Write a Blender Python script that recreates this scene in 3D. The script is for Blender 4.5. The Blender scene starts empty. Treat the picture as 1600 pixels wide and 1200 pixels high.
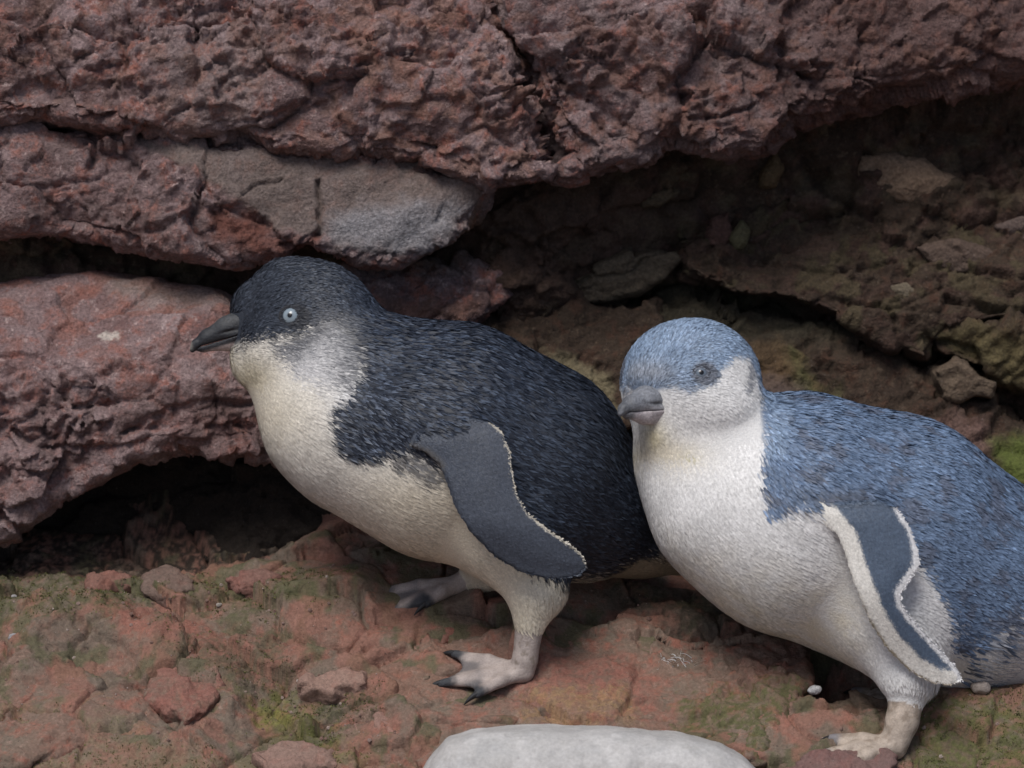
import bpy, math
import numpy as np
from mathutils import Vector

# ------------------------------------------------------------------ camera, sky, sun, exposure
scene = bpy.context.scene
D = 2.6                       # metres from the lens to the birds
K = 0.00045                   # metres per drawing unit (1600 units span the picture at distance D)
PITCH = math.radians(20)
AX = np.array([1.0, 0, 0])
AU = np.array([0, math.sin(PITCH), math.cos(PITCH)])
AF = np.array([0, math.cos(PITCH), -math.sin(PITCH)])
ORG = np.array([0, 0, 0.19])

cam_d = bpy.data.cameras.new('camera')
cam = bpy.data.objects.new('camera', cam_d)
scene.collection.objects.link(cam)
cam.location = ORG - D * AF
cam.rotation_euler = (math.pi / 2 - PITCH, 0, 0)
cam_d.sensor_width = 36
cam_d.lens = 36 * D / (1600 * K)
cam_d.clip_start = 0.05
cam_d.clip_end = 400
cam_d.dof.use_dof = True
cam_d.dof.focus_distance = D - 0.03
cam_d.dof.aperture_fstop = 8.0
scene.camera = cam

SUN_EL, SUN_AZ = math.radians(66), math.radians(212)   # azimuth clockwise from +Y, behind and left of the camera
world = bpy.data.worlds.new('World')
scene.world = world
world.use_nodes = True
wn = world.node_tree.nodes
sky = wn.new('ShaderNodeTexSky')
sky.sky_type = 'NISHITA'
sky.sun_disc = False
sky.sun_elevation = SUN_EL
sky.sun_rotation = SUN_AZ
sky.air_density = 1.0
sky.dust_density = 3.0
sky.ozone_density = 1.0
bg = wn['Background']
bg.inputs['Strength'].default_value = 0.05
world.node_tree.links.new(sky.outputs[0], bg.inputs['Color'])
sun_d = bpy.data.lights.new('sun', 'SUN')
sun_d.energy = 1.5
sun_d.angle = math.radians(25)
sun_d.color = (1.0, 0.97, 0.93)
sun = bpy.data.objects.new('sun', sun_d)
scene.collection.objects.link(sun)
sdir = Vector((math.sin(SUN_AZ) * math.cos(SUN_EL), math.cos(SUN_AZ) * math.cos(SUN_EL), math.sin(SUN_EL)))
sun.rotation_euler = sdir.to_track_quat('Z', 'Y').to_euler()
scene.view_settings.view_transform = 'Standard'
scene.view_settings.look = 'None'
scene.view_settings.exposure = 0.80
scene.view_settings.gamma = 1.0
scene.cycles.max_bounces = 6

# ------------------------------------------------------------------ numeric helpers
f32 = np.float32
def A(*a): return np.array(a, dtype=np.float64)
def unit(v):
    v = np.asarray(v, dtype=np.float64)
    return v / np.maximum(np.linalg.norm(v, axis=-1, keepdims=True), 1e-9)
def sstep(a, b, x):
    t = np.clip((x - a) / (b - a), 0, 1)
    return t * t * (3 - 2 * t)
def mix(a, b, t):
    t = np.asarray(t)[..., None]
    return np.asarray(a) * (1 - t) + np.asarray(b) * t

def to_world(P, w0=0.0):
    """drawing units (u right, v down, w away) on a frame standing at depth w0 -> metres"""
    P = np.asarray(P, dtype=np.float64)
    s = K * (1 + w0 * K / D)
    return (ORG + w0 * K * AF + s * ((P[..., 0:1] - 800) * AX + (600 - P[..., 1:2]) * AU + P[..., 2:3] * AF))

rngp = np.random.RandomState(7)
PERM = np.concatenate([rngp.permutation(256)] * 3).astype(np.int32)
GRAD = np.array([[1,1,0],[-1,1,0],[1,-1,0],[-1,-1,0],[1,0,1],[-1,0,1],[1,0,-1],[-1,0,-1],
                 [0,1,1],[0,-1,1],[0,1,-1],[0,-1,-1],[1,1,0],[0,-1,1],[-1,1,0],[0,-1,-1]], dtype=f32)
def hash3(i):
    return PERM[PERM[PERM[i[..., 0] & 255] + (i[..., 1] & 255)] + (i[..., 2] & 255)]
def perlin(p):
    p = np.asarray(p, dtype=f32)
    i = np.floor(p).astype(np.int32)
    f = p - i
    u = f * f * f * (f * (f * 6 - 15) + 10)
    r = 0
    for dx in (0, 1):
        for dy in (0, 1):
            for dz in (0, 1):
                o = np.array([dx, dy, dz], dtype=np.int32)
                g = GRAD[hash3(i + o) & 15]
                dd = (g * (f - o)).sum(-1)
                w = (u[..., 0] if dx else 1 - u[..., 0]) * (u[..., 1] if dy else 1 - u[..., 1]) * (u[..., 2] if dz else 1 - u[..., 2])
                r = r + w * dd
    return r
def fbm(p, octs=4, gain=0.5):
    s, a = 0, 1.0
    for k in range(octs):
        s = s + a * perlin(np.asarray(p) * (2.03 ** k) + 17.3 * k)
        a *= gain
    return s
RV = rngp.uniform(-1, 1, (256, 3)).astype(f32)
RP = rngp.uniform(0.08, 0.92, (256, 3)).astype(f32)
def worley(p):
    """nearest and second distance, vector to the nearest seed, its hash"""
    p = np.asarray(p, dtype=f32)
    i = np.floor(p).astype(np.int32)
    f = p - i
    b1 = np.full(len(p), 9.0, f32); b2 = b1.copy()
    dl = np.zeros((len(p), 3), f32); hh = np.zeros(len(p), np.int32)
    for dx in (-1, 0, 1):
        for dy in (-1, 0, 1):
            for dz in (-1, 0, 1):
                o = np.array([dx, dy, dz], dtype=np.int32)
                h = hash3(i + o)
                d = f - (o + RP[h])
                q = (d * d).sum(-1)
                m = q < b1
                b2 = np.where(m, b1, np.minimum(b2, q))
                b1 = np.where(m, q, b1)
                dl[m] = d[m]; hh[m] = h[m]
    return np.sqrt(b1), np.sqrt(b2), dl, hh
def facets(p):
    f1, f2, dl, h = worley(p)
    return (dl * RV[h]).sum(-1) + 0.35 * RV[(h * 7 + 3) & 255][:, 0], f2 - f1

def polysd(poly, U, V):
    """signed distance to a closed polygon, negative inside"""
    poly = np.asarray(poly, dtype=np.float64)
    U, V = np.broadcast_arrays(np.asarray(U, dtype=f32), np.asarray(V, dtype=f32))
    d = np.full(U.shape, 1e9, f32); s = np.ones(U.shape, f32)
    n = len(poly)
    for k in range(n):
        a, b = poly[k], poly[k - 1]
        ex, ey = b - a
        wx, wy = U - f32(a[0]), V - f32(a[1])
        t = np.clip((wx * f32(ex) + wy * f32(ey)) / f32(ex * ex + ey * ey + 1e-9), 0, 1)
        d = np.minimum(d, (wx - f32(ex) * t) ** 2 + (wy - f32(ey) * t) ** 2)
        c1 = V >= a[1]; c2 = V < b[1]; c3 = ex * wy > ey * wx
        s = np.where((c1 & c2 & c3) | (~c1 & ~c2 & ~c3), -s, s)
    return s * np.sqrt(d)
def linesd(line, U, V):
    """distance to an open polyline"""
    U = np.asarray(U, dtype=f32); V = np.asarray(V, dtype=f32)
    d = np.full(np.broadcast(U, V).shape, 1e9, f32)
    for a, b in zip(line[:-1], line[1:]):
        ex, ey = b[0] - a[0], b[1] - a[1]
        wx, wy = U - a[0], V - a[1]
        t = np.clip((wx * ex + wy * ey) / (ex * ex + ey * ey + 1e-9), 0, 1)
        d = np.minimum(d, (wx - ex * t) ** 2 + (wy - ey * t) ** 2)
    return np.sqrt(d)
def tps(ctrl):
    """smooth surface through (u, v, w) control points"""
    c = np.asarray(ctrl, dtype=np.float64); c2 = c[:, :2] / 200; n = len(c)
    def ker(r2): return 0.5 * r2 * np.log(r2 + 1e-9)
    M = np.zeros((n + 3, n + 3))
    M[:n, :n] = ker(((c2[:, None] - c2[None]) ** 2).sum(-1)) + 0.02 * np.eye(n)
    M[:n, n] = 1; M[:n, n + 1:] = c2; M[n, :n] = 1; M[n + 1:, :n] = c2.T
    s = np.linalg.solve(M, np.concatenate([c[:, 2], [0, 0, 0]]))
    def fn(U, V):
        U, V = np.broadcast_arrays(np.asarray(U, dtype=np.float64) / 200, np.asarray(V, dtype=np.float64) / 200)
        r = s[n] + s[n + 1] * U + s[n + 2] * V
        for k in range(n):
            r = r + s[k] * ker((U - c2[k, 0]) ** 2 + (V - c2[k, 1]) ** 2)
        return r.astype(f32)
    return fn

def smin(a, b, k):
    h = np.maximum(k - np.abs(a - b), 0) / k
    return np.minimum(a, b) - h * h * (k * 0.25)
def smax(a, b, k): return -smin(-a, -b, k)

class Field:
    def __init__(s, lo, hi, h):
        s.lo = np.array(lo, f32); s.h = h
        s.n = np.ceil((np.array(hi) - lo) / h).astype(int) + 1
        s.F = np.full(tuple(s.n), 500.0, f32)
    def add(s, fn, lo, hi, k=8.0, op=smin):
        i0 = np.clip(np.floor((np.array(lo) - k - 6 - s.lo) / s.h).astype(int), 0, s.n)
        i1 = np.clip(np.ceil((np.array(hi) + k + 6 - s.lo) / s.h).astype(int) + 1, 0, s.n)
        g = [(s.lo[a] + s.h * np.arange(i0[a], i1[a])).astype(f32) for a in range(3)]
        sl = tuple(slice(i0[a], i1[a]) for a in range(3))
        d = fn(g[0][:, None, None], g[1][None, :, None], g[2][None, None, :])
        s.F[sl] = op(s.F[sl], d.astype(f32), f32(k))
    def value(s, P):
        q = (np.asarray(P, dtype=np.float64) - s.lo) / s.h
        i = np.clip(np.floor(q).astype(int), 0, s.n - 2); f = q - i
        r = 0
        for dx in (0, 1):
            for dy in (0, 1):
                for dz in (0, 1):
                    w = (f[..., 0] if dx else 1 - f[..., 0]) * (f[..., 1] if dy else 1 - f[..., 1]) * (f[..., 2] if dz else 1 - f[..., 2])
                    r = r + w * s.F[i[..., 0] + dx, i[..., 1] + dy, i[..., 2] + dz]
        return r
    def grad(s, P):
        P = np.asarray(P, dtype=np.float64); g = []
        for a in range(3):
            e = np.zeros(3); e[a] = s.h
            g.append(s.value(P + e) - s.value(P - e))
        return unit(np.stack(g, -1))
    def hit(s, p, d, far=600):
        """first surface point from p along d"""
        t = np.arange(0, far, 0.5)
        Q = np.asarray(p, dtype=float) + t[:, None] * np.asarray(d, dtype=float)
        k = np.argmax(s.value(Q) < 0)
        return Q[k]
    def mesh(s):
        F = s.F; n = F.shape
        ins = F < 0
        cnt = np.zeros(tuple(a - 1 for a in n), np.uint8)
        for dx in (0, 1):
            for dy in (0, 1):
                for dz in (0, 1):
                    cnt += ins[dx:n[0] - 1 + dx, dy:n[1] - 1 + dy, dz:n[2] - 1 + dz]
        act = (cnt > 0) & (cnt < 8)
        c = np.argwhere(act)
        idx = np.full(act.shape, -1, np.int32)
        idx[act] = np.arange(len(c))
        cor = np.array([[x, y, z] for x in (0, 1) for y in (0, 1) for z in (0, 1)])
        val = np.stack([F[c[:, 0] + o[0], c[:, 1] + o[1], c[:, 2] + o[2]] for o in cor], 1)
        acc = np.zeros((len(c), 3)); num = np.zeros(len(c))
        for a in range(8):
            for b in range(a + 1, 8):
                if np.abs(cor[a] - cor[b]).sum() != 1: continue
                m = (val[:, a] < 0) != (val[:, b] < 0)
                t = np.where(m, val[:, a] / (val[:, a] - val[:, b] + 1e-12), 0)
                acc += np.where(m[:, None], cor[a] + t[:, None] * (cor[b] - cor[a]), 0)
                num += m
        V = (c + acc / num[:, None]) * s.h + s.lo
        quads = []
        for ax in range(3):
            o1, o2 = (ax + 1) % 3, (ax + 2) % 3
            a0 = [slice(None)] * 3; a1 = [slice(None)] * 3
            a0[ax] = slice(0, n[ax] - 1); a1[ax] = slice(1, n[ax])
            for o in (o1, o2):
                a0[o] = slice(1, n[o] - 1); a1[o] = slice(1, n[o] - 1)
            s0, s1 = ins[tuple(a0)], ins[tuple(a1)]
            e = np.argwhere(s0 != s1)
            if not len(e): continue
            fl = s0[e[:, 0], e[:, 1], e[:, 2]]
            e[:, o1] += 1; e[:, o2] += 1
            def cell(d1, d2):
                q = e.copy(); q[:, o1] -= d1; q[:, o2] -= d2
                return idx[q[:, 0], q[:, 1], q[:, 2]]
            Q = np.stack([cell(1, 1), cell(0, 1), cell(0, 0), cell(1, 0)], 1)
            Q[~fl] = Q[~fl][:, ::-1]
            quads.append(Q)
        return V, np.concatenate(quads)

def vnormals(V, Q):
    n = np.cross(V[Q[:, 2]] - V[Q[:, 0]], V[Q[:, 3]] - V[Q[:, 1]])
    N = np.zeros_like(V)
    for k in range(4): 
        for a in range(3):
            N[:, a] += np.bincount(Q[:, k], n[:, a], len(V))
    return unit(N)
def relax(V, Q, it=1, f=0.5):
    for _ in range(it):
        S = np.zeros_like(V); c = np.zeros(len(V))
        for k in range(4):
            j = Q[:, (k + 1) % 4]
            for a in range(3):
                S[:, a] += np.bincount(Q[:, k], V[j, a], len(V)) + np.bincount(j, V[Q[:, k], a], len(V))
            c += np.bincount(Q[:, k], minlength=len(V)) + np.bincount(j, minlength=len(V))
        V = V + f * (S / np.maximum(c, 1)[:, None] - V)
    return V

# ------------------------------------------------------------------ blender helpers
COL = scene.collection
def link_mesh(name, V, faces, mat, parent=None, loc=None, cols=None, smooth=True):
    """faces: list of equal-width index arrays; V in metres, world space"""
    V = np.asarray(V, dtype=np.float64)
    if loc is None:
        loc = np.zeros(3) if parent is not None else np.array([V[:, 0].mean(), V[:, 1].mean(), V[:, 2].min()])
    base = np.array(parent['_o']) if parent is not None else loc
    me = bpy.data.meshes.new(name)
    if not isinstance(faces, list): faces = [faces]
    me.vertices.add(len(V)); me.vertices.foreach_set('co', (V - base).astype(f32).ravel())
    ls = np.concatenate([np.full(len(f), f.shape[1]) for f in faces])
    li = np.concatenate([f.ravel() for f in faces]).astype(np.int32)
    me.loops.add(len(li)); me.loops.foreach_set('vertex_index', li)
    me.polygons.add(len(ls))
    me.polygons.foreach_set('loop_start', np.concatenate([[0], np.cumsum(ls)[:-1]]).astype(np.int32))
    me.polygons.foreach_set('use_smooth', np.full(len(ls), bool(smooth)))
    me.update(calc_edges=True)
    for an, c in (cols or {}).items():
        c = np.asarray(c)
        if c.shape[1] == 3: c = np.concatenate([c, np.ones((len(c), 1))], 1)
        at = me.color_attributes.new(an, 'FLOAT_COLOR', 'POINT')
        at.data.foreach_set('color', c.astype(f32).ravel())
    me.materials.append(mat)
    o = bpy.data.objects.new(name, me)
    COL.objects.link(o)
    if parent is not None: o.parent = parent
    else: o.location = loc
    o['_o'] = [float(x) for x in base]
    return o
def empty(name, loc):
    o = bpy.data.objects.new(name, None)
    o.empty_display_size = 0.02
    COL.objects.link(o); o.location = loc; o['_o'] = [float(x) for x in loc]
    return o
def tag(o, label, cat, group=None, kind=None):
    o['label'] = label; o['category'] = cat
    if group: o['group'] = group
    if kind: o['kind'] = kind
    return o

class NT:
    def __init__(s, name):
        s.m = bpy.data.materials.new(name); s.m.use_nodes = True
        s.t = s.m.node_tree; s.b = s.t.nodes['Principled BSDF']
    def n(s, typ, **kw):
        x = s.t.nodes.new('ShaderNode' + typ)
        for k, v in kw.items():
            if k.startswith('i_'):
                x.inputs[k[2:].replace('_', ' ')].default_value = v
            else: setattr(x, k, v)
        return x
    def l(s, a, b): s.t.links.new(a, b)
    def noise(s, vec, scale, detail=6, rough=0.6, dist=0.0):
        x = s.n('TexNoise', i_Scale=scale, i_Detail=detail, i_Roughness=rough, i_Distortion=dist)
        s.l(vec, x.inputs['Vector']); return x.outputs['Fac']
    def ramp(s, fac, a, b, ca=(0, 0, 0, 1), cb=(1, 1, 1, 1)):
        x = s.n('ValToRGB'); e = x.color_ramp.elements
        e[0].position = a; e[0].color = ca; e[1].position = b; e[1].color = cb
        s.l(fac, x.inputs[0]); return x.outputs['Color']
    def mixc(s, fac, a, b, mode='MIX'):
        x = s.n('MixRGB', blend_type=mode)
        for i, v in enumerate((fac, a, b)):
            if hasattr(v, 'node'): s.l(v, x.inputs[i])
            elif i == 0: x.inputs[0].default_value = v
            else: x.inputs[i].default_value = (*v, 1) if len(v) == 3 else v
        return x.outputs[0]
    def math(s, op, a, b):
        x = s.n('Math', operation=op)
        for i, v in enumerate((a, b)):
            if hasattr(v, 'node'): s.l(v, x.inputs[i])
            else: x.inputs[i].default_value = v
        return x.outputs[0]

def rock_material(name, c1, c2, c3, c4, fine=1.0, bump=0.5, rough=0.9, spec=0.25, speck=True, grain=1.0):
    m = NT(name)
    tc = m.n('TexCoord'); g = m.n('NewGeometry'); p = g.outputs['Position']
    big = m.ramp(m.noise(p, 22, 5, 0.6, 0.6), 0.36, 0.64)
    col = m.mixc(big, c1, c2)
    red = m.ramp(m.noise(p, 75, 6, 0.65, 0.3), 0.50, 0.66)
    col = m.mixc(red, col, c3)
    pale = m.ramp(m.noise(p, 140, 5, 0.7), 0.56, 0.70)
    col = m.mixc(m.math('MULTIPLY', pale, 0.7), col, c4)
    at = m.n('Attribute', attribute_name='patch')
    col = m.mixc(at.outputs['Alpha'], col, at.outputs['Color'])
    mot = m.ramp(m.noise(p, 420, 5, 0.75), 0.30, 0.72, (0.42, 0.40, 0.40, 1), (1.62, 1.60, 1.60, 1))
    col = m.mixc(0.85 * fine, col, mot, 'MULTIPLY')
    if speck:
        sp = m.ramp(m.noise(p, 900, 2, 0.5), 0.70, 0.76)
        col = m.mixc(m.math('MULTIPLY', sp, 0.35), col, (0.42, 0.38, 0.37))
        dk = m.ramp(m.noise(p, 620, 2, 0.5), 0.27, 0.34, (1, 1, 1, 1), (0, 0, 0, 1))
        col = m.mixc(m.math('MULTIPLY', dk, 0.6), col, (0.03, 0.024, 0.024))
    m.l(col, m.b.inputs['Base Color'])
    m.b.inputs['Roughness'].default_value = rough
    m.b.inputs['Specular IOR Level'].default_value = spec
    n1 = m.noise(p, 260, 8, 0.7)
    n2 = m.noise(p, 900, 4, 0.6)
    h = m.math('ADD', n1, m.math('MULTIPLY', n2, 0.35))
    for sc, am in ((170, 0.55), (430, 0.4)):
        v = m.n('TexVoronoi', i_Scale=sc)
        m.l(p, v.inputs['Vector'])
        h = m.math('ADD', h, m.math('MULTIPLY', v.outputs['Distance'], am * grain))
    b = m.n('Bump', i_Strength=bump, i_Distance=0.006)
    m.l(h, b.inputs['Height']); m.l(b.outputs[0], m.b.inputs['Normal'])
    return m.m

def attr_material(name, rough=0.6, spec=0.3, nscale=0, namp=0.3, bump=0.0, sheen=0.0, coat=0.0, scales=0):
    m = NT(name)
    at = m.n('Attribute', attribute_name='tint')
    col = at.outputs['Color']
    p = m.n('NewGeometry').outputs['Position']
    if nscale:
        mot = m.ramp(m.noise(p, nscale, 5, 0.65), 0.3, 0.7, (1 - namp,) * 3 + (1,), (1 + namp,) * 3 + (1,))
        col = m.mixc(1.0, col, mot, 'MULTIPLY')
        if bump:
            b = m.n('Bump', i_Strength=bump, i_Distance=0.0015)
            hh = m.noise(p, nscale * 1.5, 5, 0.65)
            if scales:
                v = m.n('TexVoronoi', i_Scale=scales); m.l(p, v.inputs['Vector'])
                hh = m.math('ADD', hh, m.math('MULTIPLY', v.outputs['Distance'], -0.6))
            m.l(hh, b.inputs['Height']); m.l(b.outputs[0], m.b.inputs['Normal'])
    m.l(col, m.b.inputs['Base Color'])
    m.b.inputs['Roughness'].default_value = rough
    m.b.inputs['Specular IOR Level'].default_value = spec
    m.b.inputs['Sheen Weight'].default_value = sheen
    m.b.inputs['Coat Weight'].default_value = coat
    m.b.inputs['Coat Roughness'].default_value = 0.05
    return m.m

M_FEATHER = attr_material('feather', 0.55, 0.35, 500, 0.25)
M_SKIN = attr_material('bird_skin', 0.62, 0.3, 900, 0.16, 0.4, scales=560)
M_HORN = attr_material('horn', 0.5, 0.4, 520, 0.42, 0.4)
M_EYE = attr_material('eye_gloss', 0.22, 0.4, coat=0.25)
M_ROCK = rock_material('red_brown_rock', (0.135, 0.082, 0.077), (0.300, 0.222, 0.222), (0.315, 0.140, 0.110), (0.54, 0.42, 0.40), bump=0.75, grain=0.5)
M_PINK = rock_material('pinkish_rock', (0.185, 0.115, 0.110), (0.295, 0.222, 0.220), (0.305, 0.145, 0.120), (0.52, 0.41, 0.39), bump=0.7, grain=0.5)
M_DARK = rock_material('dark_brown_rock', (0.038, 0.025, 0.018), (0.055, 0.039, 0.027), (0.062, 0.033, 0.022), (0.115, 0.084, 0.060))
M_GROUND = rock_material('ground_rock', (0.205, 0.122, 0.094), (0.175, 0.137, 0.106), (0.265, 0.118, 0.086), (0.33, 0.225, 0.180), fine=0.62, bump=0.42, grain=0.5)
M_PALE = rock_material('pale_stone', (0.40, 0.395, 0.385), (0.45, 0.44, 0.43), (0.37, 0.365, 0.36), (0.49, 0.485, 0.475), fine=0.35, bump=0.12, rough=0.75, speck=False)

#@@ROCKS
# ------------------------------------------------------------------ rocks
def rough_disp(P, amp, seed, fine=1.0, layer=(0.85, 1.1, 1.0), smooth_mask=None):
    """crumbly broken-rock relief in drawing units"""
    Q = P * np.array(layer) + np.array([0, 0.12, 0]) * P[:, :1] + seed * 91.7
    Q = Q + 9 * np.stack([perlin(P / 40 + seed), perlin(P / 40 + seed + 31), perlin(P / 40 + seed + 57)], -1)
    big = fbm(Q / 190, 3) * 26
    f0, e0 = facets(Q / 150 + 2)
    fa, ea = facets(Q / 66)
    fb, eb = facets(Q / 28 + 5)
    fc, ec = facets(Q / 12 + 9)
    small = fbm(Q / 9, 3, 0.65)
    rg = 0.30 + 1.0 * sstep(-0.25, 0.45, fbm(P / 120 + seed, 3))
    rg2 = 0.35 + 0.9 * sstep(-0.3, 0.4, fbm(P / 70 + seed + 40, 3))
    pits = np.minimum(perlin(Q / 17 + 3) + 0.12, 0)
    crease = np.minimum(e0 / 0.10, 1) - 1
    d = f0 * 32 + crease * 9 + rg2 * fa * 23 + fine * rg * (fb * 12.5 + fc * 5.6 + small * 2.6 + pits * 8)
    if smooth_mask is not None:
        d = d * (1 - smooth_mask) + smooth_mask * (fbm(Q / 60, 3) * 4.0 + small * 0.8 + f0 * 8)
    return amp * (big + d)

def rock(name, poly, w0, ctrl, depth, mat, R=40, h=3.5, amp=1.0, seed=1, fine=1.0, smooth=None, patch=None, groove=None, layer=(0.85, 1.1, 1.0), back_cut=175, reach=135):
    poly = np.asarray(poly, dtype=float)
    front = tps(ctrl)
    lo2, hi2 = poly.min(0) - 14, poly.max(0) + 14
    uu, vv = np.meshgrid(np.linspace(lo2[0], hi2[0], 40), np.linspace(lo2[1], hi2[1], 40))
    fw = front(uu, vv)[polysd(poly, uu, vv) < 0]
    F = Field((lo2[0], lo2[1], fw.min() - 25), (hi2[0], hi2[1], fw.max() + depth), h)
    g = [F.lo[a] + F.h * np.arange(F.n[a]) for a in range(3)]
    sd = polysd(poly, g[0][:, None], g[1][None, :])
    fr = front(g[0][:, None], g[1][None, :])
    a = (sd + R)[:, :, None].astype(f32)
    b = (fr[:, :, None] - g[2][None, None, :].astype(f32)) * f32(0.9) + f32(R)
    F.F = np.minimum(np.maximum(a, b), 0) + np.sqrt(np.maximum(a, 0) ** 2 + np.maximum(b, 0) ** 2) - f32(R)
    V, Q = F.mesh()
    V = relax(V, Q, 2)
    N = vnormals(V, Q)
    sm = smooth(V) if smooth else None
    back = V[:, 2] - front(V[:, 0], V[:, 1])
    vis = back < reach
    d = np.zeros(len(V))
    d[vis] = rough_disp(V[vis], amp, seed, fine, layer, None if sm is None else sm[vis])
    if groove: d = d - groove(V)
    W = V + N * (d * sstep(reach, reach - 30, back) * (1 - 0.4 * sstep(0.5, 0.9, N[:, 1])))[:, None]
    Q = Q[(back[Q] < back_cut).any(1)]
    pc = patch(V) if patch else np.zeros((len(V), 4))
    return link_mesh(name, to_world(W, w0), Q, mat, cols={'patch': pc})

def blob(P, poly, soft, seed=0, jit=14, size=40):
    """soft patch mask with a ragged rim"""
    sd = polysd(poly, P[:, 0], P[:, 1]) + jit * fbm(P / size + seed, 4, 0.65)
    return sstep(soft, -soft, sd)
def patches(*items):
    """items: (rgb, mask function); later ones lie over earlier ones"""
    def fn(P):
        c = np.zeros((len(P), 3)); a = np.zeros(len(P))
        for rgb, mf in items:
            m = mf(P)
            na = a + m * (1 - a)
            c = (c * (a * (1 - m))[:, None] + np.array(rgb) * m[:, None]) / np.maximum(na, 1e-6)[:, None]
            a = na
        return np.concatenate([c, a[:, None]], 1)
    return fn
def cracks(*lines):
    """lines: (polyline, half width, depth)"""
    def fn(P):
        r = 0
        for ln, hw, dp in lines:
            w = hw * (1 + 0.5 * perlin(P / 17 + hw))
            d = linesd(ln, P[:, 0] + 5 * perlin(P / 22 + 2), P[:, 1] + 5 * perlin(P / 22 + 8))
            r = r + dp * sstep(1.0, 0.25, d / np.maximum(w, 1))
        return r
    return fn

polyA = [(-320,-190),(762,-190),(775,0),(798,70),(813,130),(842,200),(866,262),(850,275),(770,287),(700,270),(600,247),(500,240),(430,236),(370,214),(280,210),(180,202),(80,192),(-320,175)]
o = rock('rock_overhang', polyA, 150,
     [(-320,-190,150),(300,-190,130),(760,-190,140),(-300,-40,40),(200,-20,30),(500,0,25),(770,0,30),(-300,110,5),(100,120,-8),(330,130,8),(520,120,-12),(700,140,-8),(850,220,0),(400,220,10),(-300,170,5),(650,250,5)],
     230, M_ROCK, R=34, amp=1.0, seed=1,
     patch=patches(((0.24,0.20,0.185), lambda P: 0.35*blob(P, [(250,60),(420,60),(400,210),(260,200)], 40, 3)),
                   ((0.25,0.135,0.10), lambda P: 0.6*sstep(0.12,0.34,fbm(P/42+4,3))*sstep(380,560,P[:,0])),
                   ((0.225,0.14,0.115), lambda P: 0.5*sstep(0.15,0.35,fbm(P/36+9,3)))),
     groove=cracks(([(275,0),(300,40),(310,120)],8,9), ([(380,190),(470,170),(520,160)],6,7)))
tag(o, 'broad reddish brown rock overhang across the upper left, left of the diagonal crack', 'rock')

polyB = [(772,-190),(1960,-190),(1960,70),(1600,100),(1500,118),(1350,152),(1255,190),(1210,230),(1150,238),(1085,222),(1060,206),(1000,240),(940,258),(886,274),(872,236),(852,190),(824,125),(808,70),(786,0)]
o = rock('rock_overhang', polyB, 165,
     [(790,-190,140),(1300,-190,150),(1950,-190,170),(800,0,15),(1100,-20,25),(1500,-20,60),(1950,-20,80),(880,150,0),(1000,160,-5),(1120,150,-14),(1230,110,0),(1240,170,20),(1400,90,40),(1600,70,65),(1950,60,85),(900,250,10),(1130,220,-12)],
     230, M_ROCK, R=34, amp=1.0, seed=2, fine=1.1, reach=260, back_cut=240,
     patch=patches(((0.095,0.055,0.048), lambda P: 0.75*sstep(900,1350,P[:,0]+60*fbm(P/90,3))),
                   ((0.21,0.165,0.165), lambda P: 0.6*sstep(0.05,0.4,fbm(P/50+2,3))*sstep(1300,1150,P[:,0])),
                   ((0.185,0.10,0.078), lambda P: 0.6*sstep(0.15,0.35,fbm(P/36+19,3)))),
     groove=cracks(([(1225,60),(1228,110),(1235,150),(1252,190)],10,16), ([(1075,190),(1130,180),(1180,165)],5,12), ([(1000,60),(980,90),(1000,110)],6,8), ([(1030,205),(1036,165),(1030,130)],5,8)))
tag(o, 'darker purple brown rock overhang across the upper right, right of the diagonal crack', 'rock')

polyC = [(-320,170),(100,185),(300,205),(430,228),(600,240),(775,275),(768,312),(738,346),(690,378),(620,416),(565,408),(500,392),(478,386),(440,398),(352,415),(310,398),(220,388),(140,378),(60,370),(-320,352)]
pale = [(215,228),(330,222),(470,243),(620,252),(745,285),(752,320),(700,362),(630,398),(560,392),(500,372),(430,352),(330,290)]
def smC(P): return np.clip(blob(P, pale, 10, 3, 10, 30), 0, 1) * 0.9
o = rock('rock_ledge', polyC, 175,
     [(-320,170,30),(-300,260,5),(-300,345,30),(100,200,30),(100,290,-6),(120,360,12),(330,230,32),(330,300,6),(340,390,5),(470,260,24),(480,330,8),(620,270,25),(620,350,4),(620,400,12),(740,290,35),(730,330,30)],
     220, M_ROCK, R=24, amp=0.85, seed=3, smooth=smC, h=3.2,
     patch=patches(((0.175,0.13,0.125), lambda P: 0.5*sstep(0.0,0.4,fbm(P/40+2,3))),
                   ((0.180,0.148,0.132), lambda P: 0.85*smC(P)),
                   ((0.285,0.28,0.295), lambda P: 0.85*blob(P, [(520,330),(640,320),(735,318),(700,362),(640,400),(570,392),(510,370)], 22, 5, 12, 30)),
                   ((0.16,0.062,0.045), lambda P: 0.8*blob(P, [(320,330),(390,330),(430,370),(500,372),(480,392),(400,400),(330,370)], 14, 6, 12, 22)),
                   ((0.20,0.12,0.07), lambda P: 0.8*blob(P, [(760,325),(700,372),(640,408),(650,416),(720,380),(770,330)], 6, 7, 5, 22))),
     groove=cracks(([(497,283),(498,320),(500,350),(494,372)],6,18), ([(494,368),(470,378),(440,385)],8,12), ([(380,305),(400,290),(440,280)],4,8), ([(325,300),(360,330),(420,350)],5,8)))
tag(o, 'rock ledge under the left overhang with a smooth pale grey face, above the dark penguin', 'rock')

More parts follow.
